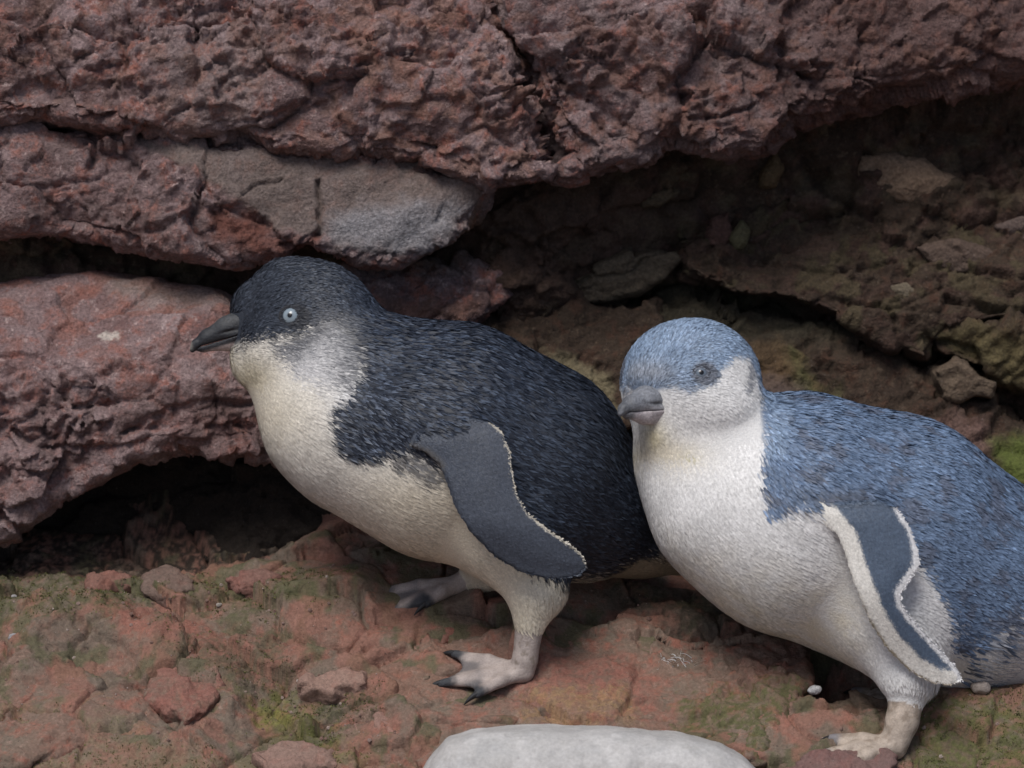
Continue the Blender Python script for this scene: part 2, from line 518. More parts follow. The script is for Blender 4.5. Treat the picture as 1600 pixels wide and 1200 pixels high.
polyD = [(-320,400),(-100,425),(0,432),(130,426),(250,430),(340,455),(420,540),(480,650),(470,705),(430,716),(380,702),(285,694),(205,716),(130,756),(60,802),(0,838),(-320,900)]
def smD(P): return np.clip(sstep(585, 535, P[:, 1] + 0.10 * (P[:, 0] - 200) + 25 * fbm(P / 50, 3)), 0, 1) * 0.85
o = rock('boulder', polyD, 150,
     [(-320,410,110),(-100,440,95),(100,436,85),(300,455,80),(-300,560,-10),(0,520,20),(0,585,-25),(150,520,22),(150,590,-22),(300,530,25),(300,600,-5),(430,600,35),(60,680,-28),(200,660,-18),(330,660,5),(440,690,45),(0,790,-10),(-300,800,-20),(120,735,0)],
     230, M_PINK, R=26, amp=0.95, seed=4, smooth=smD,
     patch=patches(((0.25,0.115,0.09), lambda P: 0.6*sstep(0.1,0.35,fbm(P/45+4,3))*sstep(640,480,P[:,1])),
                   ((0.15,0.105,0.10), lambda P: 0.55*sstep(0.05,0.3,fbm(P/60+9,3))*sstep(560,640,P[:,1])),
                   ((0.20,0.16,0.13), lambda P: 0.5*blob(P, [(150,420),(350,430),(360,480),(200,470)], 25, 2)),
                   ((0.52,0.47,0.42), lambda P: 0.9*blob(P, [(147,514),(160,510),(172,513),(186,512),(182,524),(160,527)], 2.5, 4, 4, 9))),
     groove=cracks(([(-20,560),(60,555),(110,575),(150,600)],8,10), ([(100,590),(105,640),(90,700)],9,9), ([(190,690),(260,640),(330,625),(420,640)],7,8)))
tag(o, 'big pinkish brown boulder at the left edge with a smooth sloping top', 'boulder')

# rocks deeper in the hollow
def back_rock(label, poly, w0, ctrl, mat, amp=0.7, seed=5, R=16, patch=None, smooth=None, depth=140, h=4.0, name='rock', fine=1.0, cat='rock', groove=None):
    o = rock(name, poly, w0, ctrl, depth, mat, R=R, amp=amp, seed=seed, patch=patch, smooth=smooth, h=h, fine=fine, groove=groove)
    tag(o, label, cat)
    return o
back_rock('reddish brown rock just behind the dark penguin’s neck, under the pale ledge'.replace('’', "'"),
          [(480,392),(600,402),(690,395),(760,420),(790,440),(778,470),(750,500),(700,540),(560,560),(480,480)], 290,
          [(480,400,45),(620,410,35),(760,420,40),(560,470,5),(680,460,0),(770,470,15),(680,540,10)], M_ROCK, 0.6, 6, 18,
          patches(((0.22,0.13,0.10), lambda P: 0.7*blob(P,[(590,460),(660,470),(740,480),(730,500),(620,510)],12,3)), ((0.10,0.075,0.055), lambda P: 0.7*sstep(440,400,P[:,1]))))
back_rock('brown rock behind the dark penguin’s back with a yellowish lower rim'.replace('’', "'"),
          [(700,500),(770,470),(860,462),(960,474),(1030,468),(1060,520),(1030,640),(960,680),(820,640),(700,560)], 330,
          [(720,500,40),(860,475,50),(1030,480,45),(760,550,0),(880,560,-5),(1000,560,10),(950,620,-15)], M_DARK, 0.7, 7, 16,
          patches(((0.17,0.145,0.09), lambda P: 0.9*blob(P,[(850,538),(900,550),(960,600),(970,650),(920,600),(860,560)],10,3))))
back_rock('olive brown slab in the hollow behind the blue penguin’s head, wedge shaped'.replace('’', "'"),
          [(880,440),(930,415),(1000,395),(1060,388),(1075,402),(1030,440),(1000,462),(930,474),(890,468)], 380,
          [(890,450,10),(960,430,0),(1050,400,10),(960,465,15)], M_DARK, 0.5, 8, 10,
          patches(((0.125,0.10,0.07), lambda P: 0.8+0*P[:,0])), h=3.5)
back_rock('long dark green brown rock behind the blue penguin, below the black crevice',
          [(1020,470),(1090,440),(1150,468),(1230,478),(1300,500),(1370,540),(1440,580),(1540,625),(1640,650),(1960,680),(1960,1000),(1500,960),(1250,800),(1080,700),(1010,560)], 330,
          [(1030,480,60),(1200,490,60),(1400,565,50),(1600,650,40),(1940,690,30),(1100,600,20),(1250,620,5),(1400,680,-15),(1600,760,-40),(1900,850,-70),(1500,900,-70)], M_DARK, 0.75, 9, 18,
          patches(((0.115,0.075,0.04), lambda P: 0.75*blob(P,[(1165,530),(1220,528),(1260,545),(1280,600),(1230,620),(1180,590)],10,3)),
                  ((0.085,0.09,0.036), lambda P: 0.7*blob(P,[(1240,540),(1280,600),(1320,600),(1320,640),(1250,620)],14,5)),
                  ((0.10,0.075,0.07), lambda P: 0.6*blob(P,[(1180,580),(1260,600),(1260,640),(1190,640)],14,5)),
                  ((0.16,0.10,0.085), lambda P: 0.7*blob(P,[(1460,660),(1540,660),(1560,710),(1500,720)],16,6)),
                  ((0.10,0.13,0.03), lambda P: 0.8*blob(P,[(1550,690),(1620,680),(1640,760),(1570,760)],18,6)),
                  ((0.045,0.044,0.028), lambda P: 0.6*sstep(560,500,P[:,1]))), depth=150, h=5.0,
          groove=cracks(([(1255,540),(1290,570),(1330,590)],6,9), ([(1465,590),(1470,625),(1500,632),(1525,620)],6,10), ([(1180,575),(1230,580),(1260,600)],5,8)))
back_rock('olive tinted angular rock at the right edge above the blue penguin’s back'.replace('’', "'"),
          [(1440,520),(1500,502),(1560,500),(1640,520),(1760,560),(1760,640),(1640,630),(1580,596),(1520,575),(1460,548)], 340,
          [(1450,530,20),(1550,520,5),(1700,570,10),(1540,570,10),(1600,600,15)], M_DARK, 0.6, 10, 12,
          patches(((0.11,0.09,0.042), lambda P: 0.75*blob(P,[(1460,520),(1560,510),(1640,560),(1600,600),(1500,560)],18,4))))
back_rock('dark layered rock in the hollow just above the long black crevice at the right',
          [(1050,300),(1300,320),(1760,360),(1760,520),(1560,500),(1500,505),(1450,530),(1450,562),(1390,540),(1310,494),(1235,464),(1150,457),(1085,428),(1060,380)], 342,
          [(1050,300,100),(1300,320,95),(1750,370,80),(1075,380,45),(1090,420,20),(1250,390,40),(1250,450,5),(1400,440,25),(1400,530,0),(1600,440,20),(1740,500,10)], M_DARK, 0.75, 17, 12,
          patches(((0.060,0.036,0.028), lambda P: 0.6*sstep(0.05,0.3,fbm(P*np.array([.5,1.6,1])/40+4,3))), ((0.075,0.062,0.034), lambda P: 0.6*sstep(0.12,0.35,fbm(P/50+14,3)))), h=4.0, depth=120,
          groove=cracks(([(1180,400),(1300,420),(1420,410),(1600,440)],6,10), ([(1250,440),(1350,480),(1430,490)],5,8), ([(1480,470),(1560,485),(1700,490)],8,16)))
back_rock('small brown broken stone wedged under the olive rock at the right',
          [(1462,580),(1500,560),(1535,590),(1560,596),(1555,625),(1525,618),(1500,632),(1472,622)], 322,
          [(1470,590,6),(1520,590,0),(1550,610,4),(1500,625,8)], M_DARK, 0.35, 11, 8, h=3.0,
          patch=patches(((0.14,0.105,0.075), lambda P: 0.7+0*P[:,0])), name='stone', cat='stone')
back_rock('rounded tan stone set in the dark hollow at the upper right',
          [(1338,262),(1345,240),(1390,234),(1440,240),(1470,262),(1502,270),(1500,300),(1470,318),(1420,322),(1380,306),(1342,290)], 395,
          [(1350,265,8),(1420,275,-14),(1490,290,6),(1420,240,6),(1430,318,10)], M_DARK, 0.15, 12, 16, h=3.0, name='stone', cat='stone',
          patch=patches(((0.25,0.175,0.12), lambda P: 0.85+0*P[:,0])))
for lab, pl, w0, c in (
    ('small dark reddish stone in the middle of the hollow, left of a greenish one', [(1108,340),(1140,328),(1150,370),(1130,392),(1105,380)], 376, (0.10,0.055,0.045)),
    ('small greenish stone in the middle of the hollow, right of a reddish one', [(1138,372),(1160,345),(1172,360),(1165,388),(1145,394)], 372, (0.12,0.11,0.06)),
    ('pale brown pointed stone in the hollow at the right, above the crevice', [(1385,445),(1420,438),(1452,462),(1440,478),(1410,478)], 352, (0.15,0.125,0.09)),
    ('brown ledge stone at the right edge of the hollow, below the tan stone', [(1430,385),(1500,372),(1560,392),(1560,420),(1500,428),(1462,418)], 366, (0.105,0.075,0.06)),
    ('dull grey brown stone at the far right of the hollow', [(1555,352),(1600,335),(1660,350),(1660,400),(1580,398)], 380, (0.12,0.09,0.08)),
    ('small stone under the right overhang, level with the tan stone', [(1195,265),(1212,240),(1222,262),(1212,292),(1190,292)], 390, (0.12,0.085,0.045)),
    ('low brown stone under the crack between the two overhangs', [(1000,305),(1050,288),(1066,300),(1030,322),(1004,324)], 380, (0.11,0.085,0.055))):
    cx, cy = np.mean(pl, 0)
    back_rock(lab, pl, w0, [(cx-25,cy-12,5),(cx+25,cy-12,5),(cx,cy,-8),(cx-22,cy+14,7),(cx+22,cy+14,7)], M_DARK, 0.18, int(cx) % 37, 9, h=3.0, name='stone', cat='stone',
              patch=patches((c, lambda P: 0.85+0*P[:,0])), depth=70)

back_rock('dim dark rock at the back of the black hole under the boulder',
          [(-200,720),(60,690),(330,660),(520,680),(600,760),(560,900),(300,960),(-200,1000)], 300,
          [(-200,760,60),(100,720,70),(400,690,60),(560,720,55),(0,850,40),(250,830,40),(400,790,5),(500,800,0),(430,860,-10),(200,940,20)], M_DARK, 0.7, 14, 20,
          patches(((0.022,0.017,0.014), lambda P: 0.95+0*P[:,0])), h=5.0, depth=120)  # near-black colour paints extra shade onto this rock so the hole goes black
# the cliff that closes the hollow behind
def graded(a, b, fine_a, fine_b, step, grow=1.25):
    xs = list(np.arange(fine_a, fine_b + step, step))
    s = step
    while xs[-1] < b: s *= grow; xs.append(xs[-1] + s)
    s = step
    while xs[0] > a: s *= grow; xs.insert(0, xs[0] - s)
    return np.array(xs)
def sheet(name, us, vs, fn, mat, **kw):
    U, V = np.meshgrid(us, vs, indexing='ij')
    P, W = fn(U.ravel(), V.ravel())
    nu, nv = len(us), len(vs)
    i = np.arange(nu * nv).reshape(nu, nv)
    Q = np.stack([i[:-1, :-1].ravel(), i[1:, :-1].ravel(), i[1:, 1:].ravel(), i[:-1, 1:].ravel()], 1)
    return P, W, Q
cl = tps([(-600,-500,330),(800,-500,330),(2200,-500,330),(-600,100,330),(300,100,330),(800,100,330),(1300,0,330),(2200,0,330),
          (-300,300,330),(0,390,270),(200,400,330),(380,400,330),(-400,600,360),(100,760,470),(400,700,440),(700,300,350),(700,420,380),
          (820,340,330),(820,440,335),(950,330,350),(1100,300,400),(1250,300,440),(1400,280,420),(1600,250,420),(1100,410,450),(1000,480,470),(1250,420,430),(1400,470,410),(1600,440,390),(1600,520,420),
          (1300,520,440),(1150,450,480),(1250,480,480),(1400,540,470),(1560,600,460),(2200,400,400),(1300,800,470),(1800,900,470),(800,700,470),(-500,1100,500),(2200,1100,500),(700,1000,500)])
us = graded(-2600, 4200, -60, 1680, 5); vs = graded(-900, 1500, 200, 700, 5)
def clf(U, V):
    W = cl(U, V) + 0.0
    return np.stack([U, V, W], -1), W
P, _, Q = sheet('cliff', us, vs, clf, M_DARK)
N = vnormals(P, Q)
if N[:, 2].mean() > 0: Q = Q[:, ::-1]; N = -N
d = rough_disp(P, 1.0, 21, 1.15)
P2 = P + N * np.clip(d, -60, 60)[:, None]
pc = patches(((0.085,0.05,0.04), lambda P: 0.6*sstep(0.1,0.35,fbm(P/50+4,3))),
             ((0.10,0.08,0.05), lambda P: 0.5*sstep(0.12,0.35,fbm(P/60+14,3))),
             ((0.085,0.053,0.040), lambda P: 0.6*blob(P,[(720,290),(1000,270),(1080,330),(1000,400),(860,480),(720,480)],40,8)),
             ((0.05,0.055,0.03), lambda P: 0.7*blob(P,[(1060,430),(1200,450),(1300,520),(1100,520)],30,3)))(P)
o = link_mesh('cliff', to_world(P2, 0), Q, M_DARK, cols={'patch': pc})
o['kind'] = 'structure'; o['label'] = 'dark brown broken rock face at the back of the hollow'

# ------------------------------------------------------------------ ground: a sloping rock floor, levelling out in front
def img_ground(u, v):
    """where a picture position meets the sloping floor -> frame (u, v, w)"""
    c = K / D
    w = (1015.4 - v) / (0.78 + (v - 600) * c)
    return 800 + (u - 800) * (1 + w * c), w
def gv(w):
    """floor profile: v for each depth w"""
    return np.where(w > -330, 1015.4 - 0.78 * w, 1015.4 + 0.78 * 330 + 0.345 * (-330 - w))
GN = unit(A(0, -1, -0.78))
def gpoly(pts):
    return [img_ground(a, b) for a, b in pts]
def gmask(P, pts, soft, seed=0, jit=14, size=40, broken=True):
    """patch on the floor, outlined in plan (u, w)"""
    pl = gpoly(pts)
    sd = polysd(pl, P[:, 0], P[:, 2]) + 1.5 * jit * fbm(P / size + seed, 4, 0.65)
    if not broken: return sstep(soft, -soft, sd)
    return sstep(soft, -soft, sd) * (0.30 + 0.70 * sstep(-0.35, 0.25, fbm(P / 11 + seed, 3, 0.6)))
us = graded(-30000, 30000, -120, 1720, 3.2, 1.22); ws = graded(-36000, 9000, -330, 260, 3.2, 1.22)
U, W = np.meshgrid(us, ws, indexing='ij'); U = U.ravel(); W = W.ravel()
P = np.stack([U, gv(W), W], -1)
nu, nw = len(us), len(ws)
i = np.arange(nu * nw).reshape(nu, nw)
GQ = np.stack([i[:-1, :-1].ravel(), i[1:, :-1].ravel(), i[1:, 1:].ravel(), i[:-1, 1:].ravel()], 1)
inb = (np.abs(U - 800) < 1500) & (np.abs(W) < 700)
hgt = np.zeros(len(P))
Pn = P[inb]
Qn = Pn * np.array([0.75, 1, 1.0])
Qn = Qn + 10 * np.stack([perlin(Pn / 50), perlin(Pn / 50 + 31), perlin(Pn / 50 + 57)], -1)
fa, ea = facets(Qn / 105 + 3); fb, eb = facets(Qn / 38 + 5); fc, ec = facets(Qn / 15 + 8)
rg = 0.45 + 0.75 * sstep(-0.2, 0.4, fbm(Qn / 160 + 7, 2))
hn = fbm(Qn / 240, 3) * 30 + fa * 31 + (np.minimum(ea / 0.06, 1) - 1) * 15 + rg * (fb * 6.5 + fc * 1.8 + fbm(Qn / 9, 3, 0.6) * 1.4)
def bump(pts, H, soft, seed=0, jit=8, size=30):
    return H * gmask(Pn, pts, soft, seed, jit, size, False)
hn += bump([(-60,960),(170,930),(300,975),(420,1010),(430,1090),(250,1180),(-60,1200)], 16, 30, 1)
hn += bump([(330,930),(560,900),(720,930),(700,985),(560,1010),(400,990)], 14, 24, 2)
hn += bump([(0,1040),(130,1035),(260,1100),(180,1160),(0,1150)], 12, 9, 21)
hn += bump([(520,1100),(640,1090),(700,1150),(620,1210),(500,1190)], 12, 9, 22)
hn -= bump([(380,1060),(470,1075),(600,1100),(640,1200),(420,1210)], 12, 26, 3)
hn -= bump([(1040,985),(1120,970),(1110,1010),(1050,1015)], 26, 14, 4)
hn -= bump([(1255,1000),(1400,1040),(1420,1090),(1330,1110),(1260,1080)], 85, 22, 5)
hn -= bump([(0,870),(300,850),(420,880),(200,930),(0,940)], 14, 30, 6)
def gcrack(pts, hw, dp):
    q = np.array(gpoly(pts))
    d = linesd(q, Pn[:, 0] + 7 * perlin(Pn / 26 + 2), Pn[:, 2] + 7 * perlin(Pn / 26 + 8))
    return dp * sstep(1.0, 0.2, d / (hw * (1 + 0.5 * perlin(Pn / 30 + hw))))
for pts, hw, dp in (([(180,935),(300,958),(400,985),(480,1010),(560,1000)],7,9), ([(570,1015),(630,1008),(700,1000)],6,12), ([(120,1000),(200,1030),(230,1100),(290,1150)],7,10), ([(0,1050),(90,1065),(190,1060)],6,9),
                    ([(330,1140),(430,1150),(520,1140),(610,1120)],6,10), ([(280,930),(360,945),(470,940)],5,7), ([(880,960),(960,965),(1040,955)],7,12)):
    hn -= gcrack(pts, hw, dp)
hn += bump([(170,1010),(300,1000),(400,1060),(360,1110),(230,1090)], 15, 16, 11)
hn += bump([(420,1010),(560,1015),(570,1050),(470,1060)], 12, 12, 12)
hn += bump([(0,960),(140,945),(220,985),(120,1030),(0,1030)], 14, 14, 13)
hn -= bump([(-260,890),(0,868),(160,858),(260,852),(330,842),(420,832),(480,800),(470,740),(200,690),(-260,740)], 80, 46, 8, 5)
hgt[inb] = hn
hgt[~inb] = fbm(P[~inb] / 900, 3) * np.minimum(np.abs(P[~inb, 2]) * 0.03, 90)
fade = sstep(1500, 1000, np.abs(U - 800)) * sstep(700, 500, np.abs(W))
hgt = np.where(inb, hgt * fade + 0 * hgt, hgt)
# keep the floor level where feet stand
FEET = [(760,-76,72,4),(655,88,105,-1),(1335,-205,80,-2)]
for fu, fw_, fr, fh in FEET:
    m = sstep(fr, fr * 0.45, np.hypot(U - fu, W - fw_))
    hgt = hgt * (1 - m) + m * (fh + 0.25 * (hgt - fh))
G = P + GN * hgt[:, None]
moss1 = lambda P: 0.8 * sstep(0.02, 0.32, fbm(P / 46 + 4, 4)) 
pc = np.zeros((len(P), 4))
pcf = patches(
    ((0.150,0.125,0.098), lambda P: 0.65*sstep(-0.08,0.28,fbm(P/90+14,4))),
    ((0.100,0.098,0.054), lambda P: 0.75*sstep(0.0,0.32,fbm(P/64+24,5,0.6))),
    ((0.26,0.125,0.095), lambda P: 0.65*sstep(0.02,0.3,fbm(P/55+3,3))),
    ((0.255,0.112,0.085), lambda P: 0.8*gmask(P,[(150,950),(300,960),(480,1010),(430,1060),(340,1040),(160,1000)],16,2)),
    ((0.085,0.085,0.042), lambda P: 0.85*gmask(P,[(-60,860),(120,870),(330,880),(480,900),(560,920),(420,960),(250,930),(120,990),(-60,1000)],26,3,24)),
    ((0.105,0.090,0.060), lambda P: 0.8*gmask(P,[(250,1000),(420,1010),(480,1060),(360,1080),(280,1050)],22,4,24)),
    ((0.115,0.120,0.035), lambda P: 0.75*gmask(P,[(380,1080),(450,1060),(500,1110),(560,1200),(500,1200),(430,1120)],16,5,20,26)),
    ((0.16,0.165,0.04), lambda P: 0.7*gmask(P,[(395,1090),(440,1085),(460,1115),(400,1125)],10,6,10,20)),
    ((0.060,0.060,0.034), lambda P: 0.8*gmask(P,[(480,1075),(590,1080),(600,1120),(510,1130)],14,7,16,22)),
    ((0.185,0.155,0.10), lambda P: 0.7*gmask(P,[(-60,1110),(150,1150),(250,1170),(500,1180),(600,1230),(-60,1230)],26,8,26)),
    ((0.026,0.021,0.017), lambda P: 0.95*gmask(P,[(-260,900),(0,872),(260,856),(420,840),(500,800),(470,640),(-260,640)],8,19,6)),  # floor colour darkened to paint in the shade under the boulder
    ((0.060,0.055,0.040), lambda P: 0.75*gmask(P,[(900,890),(1300,900),(1400,1000),(1200,985),(1000,960)],24,9,20)),  # darker colour paints in the shadow beneath the tail and the blue bird
    ((0.095,0.105,0.035), lambda P: 0.8*gmask(P,[(1420,1100),(1600,1090),(1700,1230),(1420,1230)],26,10,30)))
pc[inb] = pcf(P[inb])
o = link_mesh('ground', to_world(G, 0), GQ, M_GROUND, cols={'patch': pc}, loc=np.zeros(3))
if np.mean(vnormals(to_world(G, 0), GQ)[:, 2]) < 0: o.data.flip_normals()
o['kind'] = 'structure'; o['label'] = 'sloping reddish rock floor with mossy hollows'
IG = G.reshape(nu, nw, 3)

def slab(name, label, pts, H, mat, seed, R=12, amp=0.5, h=3.0, patch=None, cat='rock', tilt=0.0, sink=14, smooth=None, fine=1.0, crown=0.0, groove=None):
    """a stone lying on the floor; pts outline its top where it meets the floor in the picture"""
    pl = np.array(gpoly(pts))
    c = pl.mean(0)
    L = 1.268
    pl2 = np.stack([pl[:, 0], pl[:, 1] * L], -1)       # plan, true lengths along the slope
    lo = pl2.min(0) - 16; hi = pl2.max(0) + 16
    F = Field((lo[0], lo[1], -sink - 10), (hi[0], hi[1], H + crown + 40), h)
    g = [F.lo[a] + F.h * np.arange(F.n[a]) for a in range(3)]
    sd = polysd(pl2, g[0][:, None], g[1][None, :])
    q = np.stack(np.broadcast_arrays(g[0][:, None] / 30, g[1][None, :] / 30, np.zeros((1, 1))), -1).reshape(-1, 3)
    sd = sd + 5 * perlin(q + seed).reshape(sd.shape)
    top = H + tilt * (g[1][None, :] - c[1] * L) / 60 + crown * (1 - np.exp(np.minimum(sd, 0) / 60))
    a = (sd + R)[:, :, None].astype(f32); b = (g[2][None, None, :] - top[:, :, None]).astype(f32) + R
    F.F = (np.minimum(np.maximum(a, b), 0) + np.sqrt(np.maximum(a, 0) ** 2 + np.maximum(b, 0) ** 2) - R).astype(f32)
    V, Q = F.mesh(); V = relax(V, Q, 2); N = vnormals(V, Q)
    d = rough_disp(V, amp, seed, fine, (0.9, 0.9, 1.0), smooth(V) if smooth else None)
    # relief is centred so that the stone keeps its height
    V = V + N * (d - np.median(d))[:, None]
    w = V[:, 1] / L
    P = np.stack([V[:, 0], 1015.4 - 0.78 * w, w], -1) + GN * V[:, 2:3]
    if groove: pass
    pc = patch(P) if patch else np.zeros((len(P), 4))
    o = link_mesh(name, to_world(P, 0), Q, mat, cols={'patch': pc})
    zc = V[:, 2] > 0
    if vnormals(to_world(P, 0), Q)[zc, 2].mean() < 0: o.data.flip_normals()
    tag(o, label, cat)
    return o
slab('rock_slab', 'broad pinkish red rock slab under the standing foot of the dark penguin',
     [(585,1042),(640,1010),(700,1000),(800,985),(930,985),(1010,972),(1050,1000),(1110,1005),(1200,985),(1262,1000),(1272,1060),(1225,1120),(1190,1190),(1100,1215),(660,1215),(640,1150),(590,1110)],
     9, M_GROUND, 31, R=14, amp=0.42, sink=40, tilt=0.0,
     patch=patches(((0.27,0.115,0.088), lambda P: 0.7*gmask(P,[(800,1030),(1000,1030),(1050,1120),(800,1110)],24,3,20)),
                   ((0.235,0.135,0.10), lambda P: 0.6*gmask(P,[(590,1020),(700,1010),(720,1110),(600,1110)],24,4,20)),
                   ((0.30,0.20,0.10), lambda P: 0.6*gmask(P,[(820,1095),(980,1085),(1000,1140),(820,1140)],14,5,14,16)),
                   ((0.085,0.095,0.035), lambda P: 0.8*gmask(P,[(1060,1110),(1200,1080),(1260,1090),(1200,1200),(1060,1170)],16,6,20,22)),
                   ((0.10,0.052,0.042), lambda P: 0.6*gmask(P,[(1190,985),(1270,1000),(1275,1060),(1215,1040)],14,7))))
slab('rock', 'red lump of rock with a sharp lower corner, low at the left',
     [(235,1050),(290,1020),(340,1050),(350,1095),(325,1130),(290,1150),(262,1130),(225,1105)], 20, M_GROUND, 32, R=20, amp=0.42, tilt=-14,
     patch=patches(((0.245,0.105,0.085), lambda P: 0.65*sstep(-0.6,0.3,fbm(P/20,3)))))
slab('rock', 'flat reddish rock in the bottom left corner, yellowed along its edge',
     [(-80,1080),(60,1060),(180,1105),(258,1150),(235,1168),(165,1175),(60,1200),(-80,1210)], 20, M_GROUND, 33, R=16, amp=0.4,
     patch=patches(((0.235,0.15,0.095), lambda P: 0.7*gmask(P,[(120,1110),(258,1150),(220,1175),(120,1150)],14,3))))
slab('stone', 'small pinkish stone lying between the moss and the penguin slab',
     [(465,1072),(500,1060),(540,1052),(575,1058),(572,1080),(520,1092),(470,1088)], 20, M_GROUND, 34, R=12, amp=0.4, cat='stone',
     patch=patches(((0.30,0.19,0.155), lambda P: 0.7+0*P[:,0])))
slab('rock', "pinkish rock hump under the dark penguin's rear foot",
     [(560,985),(600,965),(700,955),(716,975),(690,1008),(640,1022),(585,1020)], -5, M_GROUND, 35, R=12, amp=0.35, sink=30,
     patch=patches(((0.235,0.10,0.078), lambda P: 0.6+0*P[:,0])))
slab('rock_slab', 'brown mossy slab in the lower right corner beneath the blue penguin',
     [(1275,1095),(1330,1075),(1420,1085),(1560,1060),(1760,1050),(1760,1230),(1250,1230),(1215,1190),(1240,1130)], -2, M_GROUND, 36, R=12, amp=0.4, sink=40,
     patch=patches(((0.115,0.085,0.06), lambda P: 0.7+0*P[:,0]),
                   ((0.105,0.115,0.04), lambda P: 0.8*gmask(P,[(1420,1130),(1500,1110),(1640,1100),(1680,1230),(1450,1230)],20,4,26,24)),
                   ((0.17,0.10,0.075), lambda P: 0.7*gmask(P,[(1500,1070),(1700,1040),(1700,1090),(1560,1090)],16,5))))
slab('rock', "purple red rock in front of the blue penguin's toes, low at the right",
     [(1190,1232),(1240,1207),(1290,1194),(1385,1188),(1402,1212),(1380,1250),(1190,1262)], 32, M_GROUND, 37, R=14, amp=0.35, sink=30,
     patch=patches(((0.16,0.095,0.095), lambda P: 0.7+0*P[:,0])))
for lab, pts, hh, c in (
    ('small reddish stone in the moss at the left, in front of the dark hole', [(130,905),(170,893),(212,900),(205,918),(150,925)], 10, (0.21,0.10,0.08)),
    ('brown rounded stone in the moss, right of the dark hole', [(225,905),(260,885),(300,900),(310,925),(260,938),(225,930)], 12, (0.14,0.10,0.085)),
    ('flat reddish stone in the moss, below the penguin’s breast'.replace('’', "'"), [(350,905),(390,895),(440,900),(430,918),(370,922)], 7, (0.20,0.10,0.085)),
    ('pinkish pebble lump just below the small pinkish stone', [(545,1135),(590,1120),(630,1130),(620,1160),(560,1165)], 12, (0.28,0.17,0.14)),
    ('pinkish stone at the bottom edge, left of the pale stone', [(390,1180),(450,1160),(520,1175),(530,1200),(420,1210)], 12, (0.27,0.175,0.145))):
    slab('stone', lab, pts, hh, M_GROUND, 40 + hh, R=12, amp=0.42, cat='stone', patch=patches((c, lambda P: 0.7 + 0 * P[:, 0])))

# the smooth pale stone in front
def pale_stone():
    F = Field((600, 1090, -360), (1260, 1420, 40), 5)
    pl = [(655,1215),(672,1180),(700,1150),(745,1137),(830,1133),(960,1134),(1060,1141),(1120,1156),(1160,1178),(1195,1215),(1215,1300),(1150,1390),(700,1390),(640,1300)]
    g = [F.lo[a] + F.h * np.arange(F.n[a]) for a in range(3)]
    sd = polysd(pl, g[0][:, None], g[1][None, :])[:, :, None]
    R = 70
    b = np.abs(g[2][None, None, :] + 160) - 120 + R
    a = np.broadcast_to(sd + R, F.F.shape)
    F.F = (np.minimum(np.maximum(a, b), 0) + np.sqrt(np.maximum(a, 0) ** 2 + np.maximum(b, 0) ** 2) - R).astype(f32)
    V, Q = F.mesh(); V = relax(V, Q, 6); N = vnormals(V, Q)
    V = V + N * (fbm(V / 120, 3) * 5 + fbm(V / 25, 3) * 1.4 + np.minimum(perlin(V / 12) + 0.35, 0) * 7)[:, None]
    pc = patches(((0.40,0.40,0.40), lambda P: 0.28*sstep(0.02,0.35,fbm(P*np.array([1,2.2,1])/60+3,5,0.6))), ((0.34,0.33,0.31), lambda P: 0.3*sstep(0.3,0.5,fbm(P/16+7,3))), ((0.58,0.57,0.56), lambda P: 0.4*sstep(0.05,0.3,fbm(P/70+13,4))))(V)
    o = link_mesh('stone', to_world(V + A(0, 0, 100), -250), Q, M_PALE, cols={'patch': pc})
    tag(o, 'smooth pale grey stone in front at the bottom edge, out of focus', 'stone')
    return o
pale_stone()
#@@BIRDS

